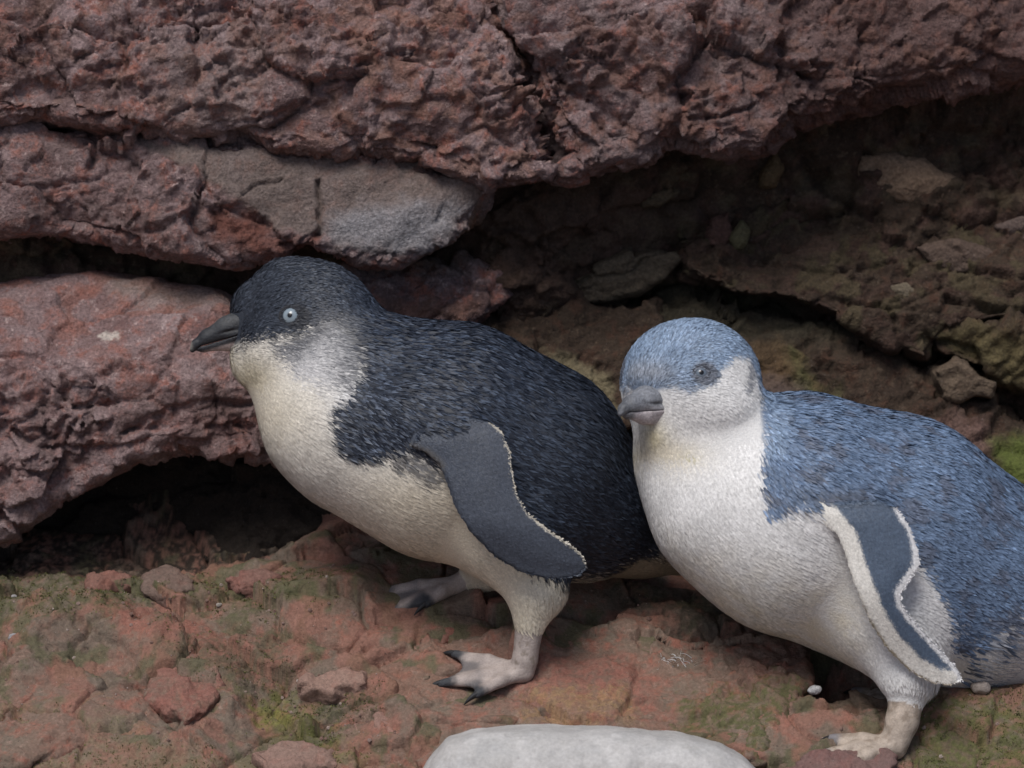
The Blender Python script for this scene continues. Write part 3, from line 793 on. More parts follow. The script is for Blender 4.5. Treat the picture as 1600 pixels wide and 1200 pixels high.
# ------------------------------------------------------------------ moss film, grit and small finds on the floor
M_MOSS = attr_material('moss', 0.8, 0.2, 700, 0.3)
def on_ground(u, v):
    """floor point under a picture position"""
    U_, W_ = img_ground(u, v)
    i = np.clip(np.searchsorted(us, U_), 1, nu - 1); j = np.clip(np.searchsorted(ws, W_), 1, nw - 1)
    return IG[i, j]
def moss_cover():
    rng = np.random.RandomState(5)
    area = ((U > -80) & (U < 1680) & (W > -300) & (W < 240))
    Pg = P[area]; Gg = G[area]
    m = 0
    for pts, a, sd in (([(-60,860),(120,870),(330,880),(480,900),(560,920),(420,960),(250,930),(120,990),(-60,1000)], .8, 3), ([(380,1080),(450,1060),(500,1110),(560,1200),(500,1200),(430,1120)], 1.0, 5),
                       ([(480,1075),(590,1080),(600,1120),(510,1130)], .8, 7), ([(-60,1110),(150,1150),(250,1170),(500,1180),(600,1230),(-60,1230)], .45, 8), ([(1420,1100),(1600,1090),(1700,1230),(1420,1230)], .8, 10),
                       ([(250,1000),(420,1010),(480,1060),(360,1080),(280,1050)], .4, 4)):
        m = np.maximum(m, a * gmask(Pg, pts, 20, sd, 24, 30) * sstep(-0.1, 0.35, fbm(Pg / 13 + sd, 3)))
    n = 16000
    k = np.searchsorted(np.cumsum(m) / m.sum(), rng.rand(n))
    b = Gg[np.minimum(k, len(Gg) - 1)] + rng.uniform(-1.6, 1.6, (n, 3)) * np.array([1, 0.3, 1])
    d = unit(GN + rng.normal(0, 0.55, (n, 3))); sd_ = unit(np.cross(d, rng.normal(0, 1, (n, 3))))
    L = rng.uniform(1.5, 4.2, (n, 1)); wd = rng.uniform(0.7, 1.5, (n, 1))
    V = np.stack([b - sd_ * wd - GN, b + sd_ * wd - GN, b + d * L], 1).reshape(-1, 3)
    T = np.arange(3 * n).reshape(n, 3)
    c = mix([0.10, 0.105, 0.040], [0.20, 0.205, 0.07], rng.rand(n)); br = (rng.rand(n) < 0.25)[:, None]
    c = np.where(br, np.array([0.115, 0.088, 0.055]), c)
    o = link_mesh('moss', to_world(V, 0), T, M_MOSS, cols={'tint': np.repeat(c, 3, 0)})
    tag(o, 'thin patchy green moss growing in the hollows of the rock floor', 'moss', kind='stuff')
moss_cover()
def lumpy(c, r, rng, sq=(1, 1, 0.7)):
    """small angular stone around c"""
    t = (1 + 5 ** 0.5) / 2
    v = unit(np.array([[-1,t,0],[1,t,0],[-1,-t,0],[1,-t,0],[0,-1,t],[0,1,t],[0,-1,-t],[0,1,-t],[t,0,-1],[t,0,1],[-t,0,-1],[-t,0,1]]))
    f = np.array([[0,11,5],[0,5,1],[0,1,7],[0,7,10],[0,10,11],[1,5,9],[5,11,4],[11,10,2],[10,7,6],[7,1,8],[3,9,4],[3,4,2],[3,2,6],[3,6,8],[3,8,9],[4,9,5],[2,4,11],[6,2,10],[8,6,7],[9,8,1]])
    return c + v * r * rng.uniform(0.65, 1.2, (12, 1)) * np.array([sq[0], sq[1], sq[2]]), f
def grit():
    rng = np.random.RandomState(8)
    Vs, Fs, Cs = [], [], []; n = 0
    zones = [(0,560,880,990,.30),(380,640,1050,1200,.25),(0,300,980,1200,.2),(880,1280,900,1000,.12),(1280,1600,1040,1200,.13)]
    for k in range(420):
        z = zones[rng.choice(5, p=[a[4] for a in zones])]
        p = on_ground(rng.uniform(z[0], z[1]), rng.uniform(z[2], z[3]))
        r = 1.1 + 3.6 * rng.rand() ** 4
        v, f = lumpy(p + GN * r * 0.25, r, rng)
        Vs.append(v); Fs.append(f + n); n += 12
        c = mix([0.18, 0.11, 0.09], [0.34, 0.28, 0.25], rng.rand() ** 3)
        Cs.append(np.tile(c, (12, 1)))
    o = link_mesh('grit', to_world(np.concatenate(Vs), 0), np.concatenate(Fs), M_SKIN, cols={'tint': np.concatenate(Cs)}, smooth=False)
    tag(o, 'scattered rock grit and crumbs lying on the rock floor', 'grit', kind='stuff')
grit()
def pebble(label, u, v, r, col, lift=0.3, seed=1, sq=(1.2, 0.8, 0.9)):
    rng = np.random.RandomState(seed)
    F = Field((-2 * r, -2 * r, -2 * r), (2 * r, 2 * r, 2 * r), r / 6)
    F.add(*ell((0, 0, 0), (r * sq[0], r * sq[1], r * sq[2])), 1)
    V, Q = F.mesh(); N = vnormals(V, Q)
    V = V + N * (fbm(V / r + seed, 3) * r * 0.22)[:, None] + on_ground(u, v) + GN * r * lift
    o = link_mesh('pebble', to_world(V, 0), Q, M_PEB, cols={'tint': np.tile(col, (len(V), 1))})
    tag(o, label, 'pebble')
def ell(c, r):
    c = np.array(c, dtype=f32); r = np.array(r, dtype=f32)
    def fn(U, V, W):
        k0 = np.sqrt(((U - c[0]) / r[0]) ** 2 + ((V - c[1]) / r[1]) ** 2 + ((W - c[2]) / r[2]) ** 2)
        k1 = np.sqrt(((U - c[0]) / r[0] ** 2) ** 2 + ((V - c[1]) / r[1] ** 2) ** 2 + ((W - c[2]) / r[2] ** 2) ** 2)
        return k0 * (k0 - 1) / np.maximum(k1, 1e-5)
    return fn, c - r, c + r
M_PEB = attr_material('pebble_stone', 0.8, 0.3, 500, 0.3, 0.4)
pebble("small white pebble in the gap between the pink slab and the blue penguin's slab", 1272, 1090, 9, (0.55, 0.55, 0.55), 1.6, 1)
pebble("dull pale pebble on the slab behind the blue penguin's leg", 1530, 1096, 13, (0.34, 0.29, 0.26), 0.5, 2)
pebble('tiny pale pebble on the moss near the left edge', 20, 942, 4, (0.30, 0.29, 0.29), 0.4, 3)
pebble('tiny pale pebble just below the dark hole, beside a brown rounded stone', 340, 938, 4, (0.32, 0.29, 0.26), 0.4, 4)
pebble('pale bluish pebble on the left part of the rock floor', 24, 1012, 9, (0.28, 0.27, 0.28), 0.0, 5)
def down_tuft():
    """a few curled barbs of white down lying on the slab"""
    rng = np.random.RandomState(3); Vs, Qs = [], []; n = 0
    for k in range(34):
        u0, v0 = 1030 + 55 * rng.rand(), 1036 + rng.normal(0, 4)
        p = on_ground(u0, v0) + GN * 14
        d = unit(A(rng.uniform(-1, 1.3), 0, rng.normal(0, .5)) - A(0, rng.uniform(-.1, .3), 0)); L = rng.uniform(8, 24)
        cv = rng.normal(0, 0.5); sd_ = unit(np.cross(d, GN))
        t = np.linspace(0, 1, 6)[:, None]
        c = p + d * L * t + sd_ * cv * L * t * t + GN * (3 * np.sin(t * 3))
        w = 0.8 * (1 - 0.8 * t)
        Vs.append(np.concatenate([c - GN * w, c + GN * w + sd_ * w]))
        Qs.append(np.array([[i, i + 1, i + 7, i + 6] for i in range(5)]) + n); n += 12
    o = link_mesh('down_feather', to_world(np.concatenate(Vs), 0), np.concatenate(Qs), M_FEATHER, cols={'tint': np.tile([0.6, 0.6, 0.6], (n, 1))})
    tag(o, 'wisp of white down caught on the pink slab between the penguins', 'down feather')
down_tuft()
# ------------------------------------------------------------------ penguins
def rc(a, b, ws=1.0):
    """tapered capsule a -> b, each (u, v, w, r)"""
    a = np.array(a, dtype=f32); b = np.array(b, dtype=f32)
    ba = b[:3] - a[:3]; L2 = float((ba * ba).sum()) + 1e-6
    r1, r2 = float(a[3]), float(b[3]); rr = r1 - r2; a2 = L2 - rr * rr
    def cone(U, V, W):
        x, y, z = U - a[0], V - a[1], W - a[2]
        yy = x * ba[0] + y * ba[1] + z * ba[2]; zz = yy - L2
        x2 = np.maximum((x * x + y * y + z * z) * L2 - yy * yy, 0) * L2
        y2 = yy * yy * L2; z2 = zz * zz * L2
        k = math.copysign(1, rr) * rr * rr * x2
        d = (np.sqrt(x2 * (a2 / L2)) + yy * rr) / L2 - r1
        d = np.where(np.sign(yy) * a2 * y2 < k, np.sqrt(x2 + y2) / L2 - r1, d)
        return np.where(np.sign(zz) * a2 * z2 > k, np.sqrt(x2 + z2) / L2 - r2, d)
    def fn(U, V, W):
        x, y, z = U - a[0], V - a[1], W - a[2]
        t = np.clip((x * ba[0] + y * ba[1] + z * ba[2]) / L2, 0, 1)
        return np.sqrt((x - t * ba[0]) ** 2 + (y - t * ba[1]) ** 2 + ((z - t * ba[2]) / ws) ** 2) - (a[3] + t * (b[3] - a[3]))
    lo = np.minimum(a[:3] - a[3], b[:3] - b[3]); hi = np.maximum(a[:3] + a[3], b[:3] + b[3])
    return (cone if ws == 1.0 and a2 > 0.1 * L2 else fn), lo, hi
def ell(c, r):
    c = np.array(c, dtype=f32); r = np.array(r, dtype=f32)
    def fn(U, V, W):
        k0 = np.sqrt(((U - c[0]) / r[0]) ** 2 + ((V - c[1]) / r[1]) ** 2 + ((W - c[2]) / r[2]) ** 2)
        k1 = np.sqrt(((U - c[0]) / r[0] ** 2) ** 2 + ((V - c[1]) / r[1] ** 2) ** 2 + ((W - c[2]) / r[2] ** 2) ** 2)
        return k0 * (k0 - 1) / np.maximum(k1, 1e-5)
    return fn, c - r, c + r
def plate(poly, wf, th, k=6):
    """thin curved plate: outline in (u, v), middle at w = wf(u, v)"""
    pl = np.array(poly, dtype=float)
    def fn(U, V, W):
        u2, v2 = np.broadcast_arrays(U[..., 0] if U.ndim == 3 else U, V[..., 0] if V.ndim == 3 else V)
        sd = polysd(pl, u2, v2); m = wf(u2, v2).astype(f32)
        t = th * (0.36 + 0.64 * sstep(0, -36, sd)).astype(f32)
        if U.ndim == 3: sd, m, t = sd[..., None], m[..., None], t[..., None]
        return smax(sd, np.abs(W - m) - t, k)
    uu, vv = pl[:, 0], pl[:, 1]; w = wf(uu, vv)
    return fn, A(uu.min(), vv.min(), w.min() - 16), A(uu.max(), vv.max(), w.max() + 16)
def at(fn, P): return fn(P[:, 0], P[:, 1], P[:, 2])

def toes(heel, tips, r0=12, r1=7, arch=5, webs=((0, 1), (1, 2))):
    """capsules for three toes and the webs between them; heel, tips in drawing units"""
    out = []; heel = np.array(heel, dtype=float); tips = [np.array(t, dtype=float) for t in tips]
    mids = []
    for t in tips:
        m = heel + (t - heel) * 0.5 + GN * arch
        mids.append(m)
        out.append(rc((*heel, r0), (*m, r0 * 0.8))); out.append(rc((*m, r0 * 0.8), (*t, r1)))
    for a, b in webs:
        for f in (0.12, 0.24, 0.36, 0.5, 0.64, 0.76, 0.88):
            dip = 1 - 0.16 * math.sin(math.pi * f)
            e = heel + ((tips[a] * (1 - f) + tips[b] * f) - heel) * 0.93 * dip
            out.append(rc((*heel, 8), (*e, 4.0)))
    return out

def feathers(name, P, N, T, L, Wd, lift, c0, c1, rng, w0, parent, roll=0.35, R=140, spread=0.16):
    """short overlapping blades: P roots, N outward, T along the lie of the plumage, c0/c1 root and tip colours"""
    n = len(P)
    T = T - (T * N).sum(-1, keepdims=True) * N
    T = unit(T); S = np.cross(N, T)
    a = (rng.normal(0, 1, n) * spread)[:, None]
    T = unit(T * np.cos(a) + S * np.sin(a)); S = np.cross(N, T)
    r = (rng.normal(0, 1, n) * roll)[:, None]
    S2 = S * np.cos(r) + N * np.sin(r)
    L = (L * rng.uniform(0.7, 1.3, n))[:, None]; Wd = (Wd * rng.uniform(0.75, 1.25, n))[:, None]
    R = np.broadcast_to(np.asarray(R, dtype=float), (n,))[:, None]
    lf = (lift * rng.uniform(0.5, 1.5, n))[:, None]
    up = lambda t: t * L * lf - (t * L) ** 2 / (2 * R)
    b = P - N * 0.8
    m = P + T * L * 0.55 + N * up(0.55)
    tip = P + T * L + N * up(1.0)
    V = np.stack([b - S2 * Wd * 0.35, b + S2 * Wd * 0.35, m - S2 * Wd * 0.5, m + S2 * Wd * 0.5, tip], 1)
    i = (np.arange(n) * 5)[:, None]
    q = i + np.array([0, 1, 3, 2])
    t = i + np.array([2, 3, 4])
    cm = mix(c0, c1, np.full(n, 0.55))
    C = np.stack([c0, c0, cm, cm, c1], 1).reshape(-1, 3)
    o = link_mesh(name, to_world(V.reshape(-1, 3), w0), [q, t], M_FEATHER, parent=parent, cols={'tint': C})
    o['kind'] = 'stuff'
    return o

def scatter(V, Q, N, n, rng, keep=None):
    ar = 0.5 * np.linalg.norm(np.cross(V[Q[:, 2]] - V[Q[:, 0]], V[Q[:, 3]] - V[Q[:, 1]]), axis=1)
    if keep is not None: ar = ar * keep[Q].min(1)
    f = np.searchsorted(np.cumsum(ar) / ar.sum(), rng.rand(n))
    a, b = rng.rand(n, 1), rng.rand(n, 1)
    q = Q[np.minimum(f, len(Q) - 1)]
    bl = lambda X: (X[q[:, 0]] * (1 - a) + X[q[:, 1]] * a) * (1 - b) + (X[q[:, 3]] * (1 - a) + X[q[:, 2]] * a) * b
    return bl(V), unit(bl(N))

def flow_field(segs):
    """lie of the feathers: direction of the nearest guide segments"""
    segs = [(np.array(a, dtype=float), np.array(b, dtype=float)) for a, b in segs]
    def fn(P):
        T = np.zeros_like(P)
        for a, b in segs:
            d = b - a
            t = np.clip(((P - a) @ d) / (d @ d), 0, 1)
            r = np.linalg.norm(P - a - t[:, None] * d, axis=1)
            T += unit(d) / (r[:, None] ** 2.4 + 1500)
        return unit(T)
    return fn

def claw(p, d, parent, w0, r=5.5, L=24):
    """curved tapering nail from p along d, bending down"""
    d = unit(d); down = -GN
    s = unit(np.cross(d, down)); n = 8; rings = []
    for k, t in enumerate(np.linspace(0, 1, 6)):
        c = p + d * L * t + down * L * 0.38 * t * t + GN * 1.0
        rad = r * (1 - t) ** 0.7 + 0.5
        dd = unit(d + down * 0.76 * t); uu = np.cross(s, dd)
        ang = np.linspace(0, 2 * np.pi, n, endpoint=False)
        rings.append(c + rad * (np.cos(ang)[:, None] * s * 0.8 + np.sin(ang)[:, None] * uu))
    V = np.concatenate(rings)
    Q = np.array([[a * n + j, a * n + (j + 1) % n, (a + 1) * n + (j + 1) % n, (a + 1) * n + j] for a in range(5) for j in range(n)])
    link_mesh('claw', to_world(V, w0), Q, M_HORN, parent=parent, cols={'tint': np.tile([0.018, 0.019, 0.022], (len(V), 1))})

def beak(parent, w0, org, f, L, H, colfn, side_squash=0.8):
    f = unit(f); up0 = A(0, -1, 0); s = unit(np.cross(f, up0)); u = np.cross(s, f)
    if u[1] > 0: u = -u
    upper = [(-.45, .14, .96), (-.15, .18, .90), (.30, .14, .66), (.68, .02, .42), (.90, -.14, .24), (.99, -.34, .15)]
    lower = [(-.45, -.40, .80), (-.15, -.41, .70), (.35, -.42, .50), (.80, -.37, .24), (.90, -.36, .13)]
    for nm, ch, sg in (('upper_beak', upper, 1), ('lower_beak', lower, -1)):
        F = Field((-.85 * L, -1.5 * H, -1.6 * H), (1.3 * L, 1.4 * H, 1.6 * H), 1.5)
        for a, b in zip(ch[:-1], ch[1:]):
            fn, lo, hi = rc((a[0] * L, a[1] * H, 0, a[2] * H), (b[0] * L, b[1] * H, 0, b[2] * H), side_squash)
            F.add(fn, lo, hi, 5)
        for c in (-1, 1):       # the lips run back along the cheek to the corner of the mouth
            fn, lo, hi = rc((.30 * L, -.30 * H, c * .40 * H * side_squash, .20 * H), (-.30 * L, -.27 * H, c * 1.02 * H * side_squash, .17 * H))
            F.add(fn, lo, hi, 6)
            fn, lo, hi = rc((-.30 * L, -.27 * H, c * 1.02 * H * side_squash, .17 * H), (-.52 * L, -.22 * H, c * 1.22 * H * side_squash, .08 * H))
            F.add(fn, lo, hi, 6)
        gap = 0.25
        if sg > 0:   # mouth line; the hook of the upper half reaches below it at the tip
            cut = lambda U, V, W: (-.30 * H + gap - .25 * H * sstep(.84, .95, U / L) - .10 * H * sstep(.2, -.3, U / L) - V) + 0 * W
        else:
            cut = lambda U, V, W: (V - (-.30 * H - gap - .10 * H * sstep(.2, -.3, U / L))) + 0 * W
        F.add(cut, F.lo, F.lo + F.h * F.n, 2, smax)
        Vv, Q = F.mesh(); Vv = relax(Vv, Q, 2)
        c = colfn(Vv[:, 0] / L, Vv[:, 1] / H, Vv[:, 2] / H, sg)
        # a shallow groove for the nostril on the upper half
        if sg > 0:
            g = np.exp(-((Vv[:, 0] / L - .30) / .16) ** 2 - ((Vv[:, 1] / H - .02 - .12 * (Vv[:, 0] / L - .3)) / .07) ** 2)
            Vv = Vv - vnormals(Vv, Q) * (2.4 * g)[:, None]
            c = mix(c, [0.008, 0.008, 0.01], 0.8 * g)
        P = org + Vv[:, 0:1] * f + Vv[:, 1:2] * u + Vv[:, 2:3] * s
        if np.dot(np.cross(f, u), s) < 0: Q = Q[:, ::-1]
        link_mesh(nm, to_world(P, w0), Q, M_HORN, parent=parent, cols={'tint': c})

def eye(parent, w0, c, n, r, iris, pupil_r, lid):
    """eyeball with iris, a pupil cap and a lid ring; c centre, n outward"""
    n = unit(n); s = unit(np.cross(n, A(0, 1, 0.1))); t = np.cross(s, n)
    def sph(angs, rad, seg=32):
        V = [c + n * rad * math.cos(angs[0])]; rows = []
        for a in angs[1:]:
            ph = np.linspace(0, 2 * np.pi, seg, endpoint=False)
            rows.append(c + rad * (math.cos(a) * n + math.sin(a) * (np.cos(ph)[:, None] * s + np.sin(ph)[:, None] * t)))
        V = np.concatenate([np.array(V)] + rows)
        tri = np.array([[0, 1 + j, 1 + (j + 1) % seg] for j in range(seg)])
        Q = np.array([[1 + k * seg + j, 1 + (k + 1) * seg + j, 1 + (k + 1) * seg + (j + 1) % seg, 1 + k * seg + (j + 1) % seg] for k in range(len(angs) - 2) for j in range(seg)])
        return V, [Q, tri] if len(Q) else [tri], np.concatenate([[angs[0]], np.repeat(angs[1:], seg)])
    an = np.concatenate([[0], np.radians([6, 10, 14, 20, 26, 32, 38, 44, 50, 56, 62, 70, 80, 92])])
    V, Fc, a = sph(an, r)
    deg = np.degrees(a)
    col = mix(iris, np.array(iris) * 0.55, sstep(30, 50, deg)); col = mix(col, [0.010, 0.011, 0.014], sstep(50, 58, deg))
    col = mix(col, np.array(iris) * 0.6, sstep(22, 12, deg))
    e = link_mesh('eye', to_world(V, w0), Fc, M_EYE, parent=parent, cols={'tint': col})
    pa = math.asin(pupil_r / r)
    V, Fc, a = sph(np.array([0, pa * 0.5, pa * 0.9, pa]), r * 1.012)
    link_mesh('pupil', to_world(V, w0), Fc, M_EYE, parent=e, cols={'tint': np.tile([0.004, 0.004, 0.005], (len(V), 1))})
    ph = np.linspace(0, 2 * np.pi, 40, endpoint=False); th = np.linspace(0, 2 * np.pi, 10, endpoint=False)
    ca = math.radians(56); R0 = r * math.sin(ca) * 1.06; hh = r * math.cos(ca)
    V = []
    for p in ph:
        d = (math.cos(p) * 1.08 * s + math.sin(p) * t)
        for q in th: V.append(c + n * (hh + 0.5 + 2.8 * math.sin(q)) + d * (R0 + 2.6 * math.cos(q)))
    V = np.array(V)
    Q = np.array([[i * 10 + j, ((i + 1) % 40) * 10 + j, ((i + 1) % 40) * 10 + (j + 1) % 10, i * 10 + (j + 1) % 10] for i in range(40) for j in range(10)])
    link_mesh('eyelid', to_world(V, w0), Q, M_SKIN, parent=e, cols={'tint': np.tile(lid, (len(V), 1))})

GS = 3.7
def penguin(label, w0, base, lo, hi, body, feet, flips, spine, legsegs, plum, seed, eyes, beakp, dens, group, sizes):
    rng = np.random.RandomState(seed)
    root = empty('penguin', to_world(A(*base), w0))
    tag(root, label, 'penguin', group)
    F = Field(lo, hi, GS)
    for (fn, l, h), k in body: F.add(fn, l, h, k)
    Fb = F.F.copy()
    for (fn, l, h) in feet: F.add(fn, l, h, 7)
    for fl in flips: F.add(*fl['sdf'], fl.get('k', 12))
    V, Q = F.mesh(); V = relax(V, Q, 2, 0.5); N = vnormals(V, Q)
    dfoot = np.min([at(fn, V) for fn, l, h in feet], 0)
    dflip = np.min([at(fl['sdf'][0], V) for fl in flips], 0)
    FB = Field(lo, hi, GS); FB.F = Fb
    dbody = FB.value(V)
    isfoot = (dfoot < 6) & (dbody > 3)
    isflip = (dflip < 2.5) & (dbody > 1.5)
    rn = np.zeros(len(V))
    c = plum(V, rn)[0] * 0.97
    c[isfoot] = sizes['footcol'](V[isfoot])
    for fl in flips:
        m = isflip & (at(fl['sdf'][0], V) < 4)
        c[m] = fl['col'](V[m], rn[m])
    link_mesh('body', to_world(V, w0), Q, M_SKIN, parent=root, cols={'tint': c})
    # plumage
    keep = (~isfoot & ~isflip).astype(float)
    bo, bf, bL, bH = beakp[:4]; bf = unit(bf); bs = unit(np.cross(bf, A(0, -1, 0))); bu = np.cross(bs, bf); bu = bu * (-1 if bu[1] > 0 else 1)
    ba, bb, bc = (V - bo) @ bf / bL, (V - bo) @ bu / bH, (V - bo) @ bs / bH
    keep *= ~((ba > 0.0) & (np.abs(bb + 0.05) < 0.85 - 0.3 * (ba + 0.1)) & (np.abs(bc) < 0.85))
    flow = flow_field(spine)
    fleg = flow_field(legsegs)
    hd = np.array(sizes['head']); hr = sizes['head_r']
    small = sstep(hr * 1.7, hr * 1.05, np.linalg.norm(V - hd, axis=1))
    P, Nn = scatter(V, Q, N, dens, rng, keep * (1 + 1.8 * small))
    T = flow(P)
    dl = np.min([np.min([np.linalg.norm(P - (np.array(a) + t * (np.array(b) - np.array(a))), axis=1) for t in (0, .33, .66, 1)], 0) for a, b in legsegs], 0)
    lm = sstep(sizes['leg_r'] * 1.25, sizes['leg_r'] * 0.8, dl)
    T = unit(T * (1 - lm)[:, None] + fleg(P) * lm[:, None])
    hm = sstep(hr * 1.6, hr * 1.0, np.linalg.norm(P - hd, axis=1))
    rn = rng.normal(0, 1, len(P))
    col, tipc, fine = plum(P, rn)
    L = sizes['L'] * (1 - 0.48 * hm) * (1 + 0.1 * fine) * (1 - 0.30 * lm); Wd = sizes['W'] * (1 - 0.25 * hm) * (1 - 0.38 * fine)
    if 'fluff' in sizes: L = L * (1 + sizes['fluff'](P))
    wv = 0.16 * fbm(P * np.array([1, 1, 1]) / 26 + 5, 2)
    br = np.exp(rng.normal(0, 1, len(P)) * (0.035 + 0.16 * (1 - fine)) + 0.6 * wv)[:, None]
    T = unit(T + 0.9 * wv[:, None] * np.cross(Nn, T))
    feathers('plumage', P, Nn, T, L, Wd, 0.12 - 0.06 * fine + 0.05 * hm, col * br, tipc * br, rng, w0, root, roll=0.26 - 0.19 * fine, R=sizes['R'] * (1 - 0.35 * hm), spread=0.12 - 0.03 * fine)
    for fl in flips:
        k = (isflip & (at(fl['sdf'][0], V) < 4)).astype(float)
        if k.sum() < 10: continue
        P, Nn = scatter(V, Q, N, fl['n'], rng, k)
        rn = rng.normal(0, 1, len(P)); cc = fl['col'](P, rn)
        br = np.exp(rng.normal(0, 0.06, len(P)))[:, None]
        T = np.tile(fl['flow'], (len(P), 1))
        c0, c1 = cc * br * 0.85, cc * br * 1.1
        L = np.full(len(P), 6.5); W_ = np.full(len(P), 2.5); lf = np.full(len(P), 0.022)
        # pale fringe along the trailing edge
        e = np.array(fl['edge'], dtype=float); seg = np.linalg.norm(np.diff(e, axis=0), axis=1); cum = np.concatenate([[0], np.cumsum(seg)])
        m = max(8, int(cum[-1] * 0.35)); t = rng.rand(m) * cum[-1]
        eu, ev = np.interp(t, cum, e[:, 0]), np.interp(t, cum, e[:, 1])
        tu = np.interp(t + 4, cum, e[:, 0]) - np.interp(t - 4, cum, e[:, 0]); tv = np.interp(t + 4, cum, e[:, 1]) - np.interp(t - 4, cum, e[:, 1])
        out = unit(np.stack([-tv, tu, 0 * tu], -1)) * fl.get('out', -1)
        pe = np.stack([eu, ev, fl['wf'](eu, ev) + rng.uniform(-3.5, 2, m)], -1) - out * (2.6 + rng.uniform(-1.2, 1.2, (m, 1)))
        ne = np.tile(A(0, 0, -1 if fl['near'] else 1), (m, 1))
        te = unit(out + 0.55 * unit(np.stack([tu, tv, 0 * tu], -1)))
        ce = np.tile(np.array(fl['fringe']), (m, 1)) * np.exp(rng.normal(0, 0.08, m))[:, None]
        feathers('flipper_feathers', np.concatenate([P, pe]), np.concatenate([Nn, ne]), np.concatenate([T, te]), np.concatenate([L, np.full(m, fl.get('fl', 8.0))]),
                 np.concatenate([W_, np.full(m, 1.7)]), np.concatenate([lf, np.full(m, 0.05)]), np.concatenate([c0, ce]), np.concatenate([c1, ce]), rng, w0, root, roll=0.14, R=300)
    for (hp, dr, r_eye, iris, pr, lid, inset) in eyes:
        p = F.hit(hp, dr); n = FB.grad(p[None])[0]
        n = unit(n + 0.25 * -unit(np.array(dr)))
        eye(root, w0, p - n * inset, n, r_eye, iris, pr, lid)
    beak(root, w0, *beakp)
    return root, F

# ---- the dark bird
B1 = [
 (ell((478,489,-4),(98,84,73)), 10), (ell((460,543,-4),(84,56,60)), 40),
 (rc((442,474,-6,62),(402,485,-8,40), 0.55), 30), (rc((440,545,-6,50),(394,562,-8,30), 0.55), 28),
 (rc((495,520,-2,82),(562,604,0,119)), 40), (rc((455,560,-2,78),(522,648,0,106)), 36), (rc((522,648,0,106),(584,658,0,145)), 40),
 (rc((580,655,0,148),(700,690,0,178)), 40), (rc((700,690,0,178),(815,732,14,162)), 40), (rc((815,732,14,162),(905,792,40,110)), 40),
 (rc((905,792,40,110),(1000,848,72,50)), 40), (rc((1000,848,72,54),(1098,892,104,13)), 30),
 (rc((640,640,-118,54),(712,676,-160,28)), 40), (rc((650,640,120,56),(722,672,158,34)), 40),
 (rc((800,830,-64,80),(838,915,-78,45)), 52), (rc((838,915,-78,46),(830,955,-80,30)), 14),
 (rc((760,820,70,78),(768,880,78,42)), 30), (rc((768,880,78,42),(752,896,82,30)), 12),
]
heel1, tips1 = (818,1044,-74), [(710,1020,-28),(690,1062,-78),(746,1076,-112)]
heel2, tips2 = (718,916,92), [(588,932,112),(602,966,68),(664,948,62)]
FT1 = [rc((830,950,-80,24),(820,1025,-75,19)), rc((820,1025,-75,19),(*heel1,17))] + toes(heel1, tips1) + \
      [rc((752,892,84,24),(735,908,90,19)), rc((735,908,90,19),(*heel2,16))] + toes(heel2, tips2)
fl1 = [(700,655),(742,650),(768,655),(786,672),(797,700),(801,735),(806,762),(824,793),(852,816),(885,838),(906,856),(914,872),(905,888),(880,896),(845,895),(808,884),(772,862),(738,828),(714,790),(700,752),(688,722),(668,703),(640,694),(655,676)]
wf1 = lambda u, v: -192 - 10 * np.sin(np.clip((v - 660) / 230, 0, 1) * np.pi) + 20 * sstep(800, 900, v) - 0.02 * (u - 740)
wf1b = lambda u, v: -wf1(u, v)
edge1 = [(768,655),(786,672),(797,700),(801,735),(806,762),(824,793),(852,816),(885,838),(906,856),(914,872)]
def flcol1(P, rn):
    n = len(P); c = np.tile([0.056, 0.066, 0.088], (n, 1)) * np.exp(0.12 * fbm(P / 30, 2) + 0.09 * np.sin((0.25 * P[:, 0] + P[:, 1]) * 0.72 + 2.5 * perlin(P / 22)))[:, None]
    c = mix(c, [0.62, 0.58, 0.50], sstep(5.5, 3.0, linesd(edge1, P[:, 0], P[:, 1]) + 0.25 * rn + 1.0 * perlin(P / 15)))
    c = mix(c, [0.10, 0.098, 0.10], sstep(14, 3, linesd([(640,694),(668,703),(688,722)], P[:, 0], P[:, 1])))
    return c
dark1 = [(330,545),(372,540),(398,534),(432,526),(452,528),(486,512),(522,497),(548,520),(556,556),(560,580),(545,606),(522,636),(516,668),(524,700),(548,716),(580,712),(604,700),(640,700),(690,724),(730,800),(800,868),(880,905),(930,900),(1000,872),(1040,868),(1130,905),(1300,700),(900,200),(330,200)]
grey1 = [(470,515),(500,480),(545,480),(566,520),(566,580),(545,600),(500,606),(465,590),(440,562),(425,540),(445,528)]
white_n = [(562,560),(572,580),(545,625),(525,660),(510,640),(530,600)]
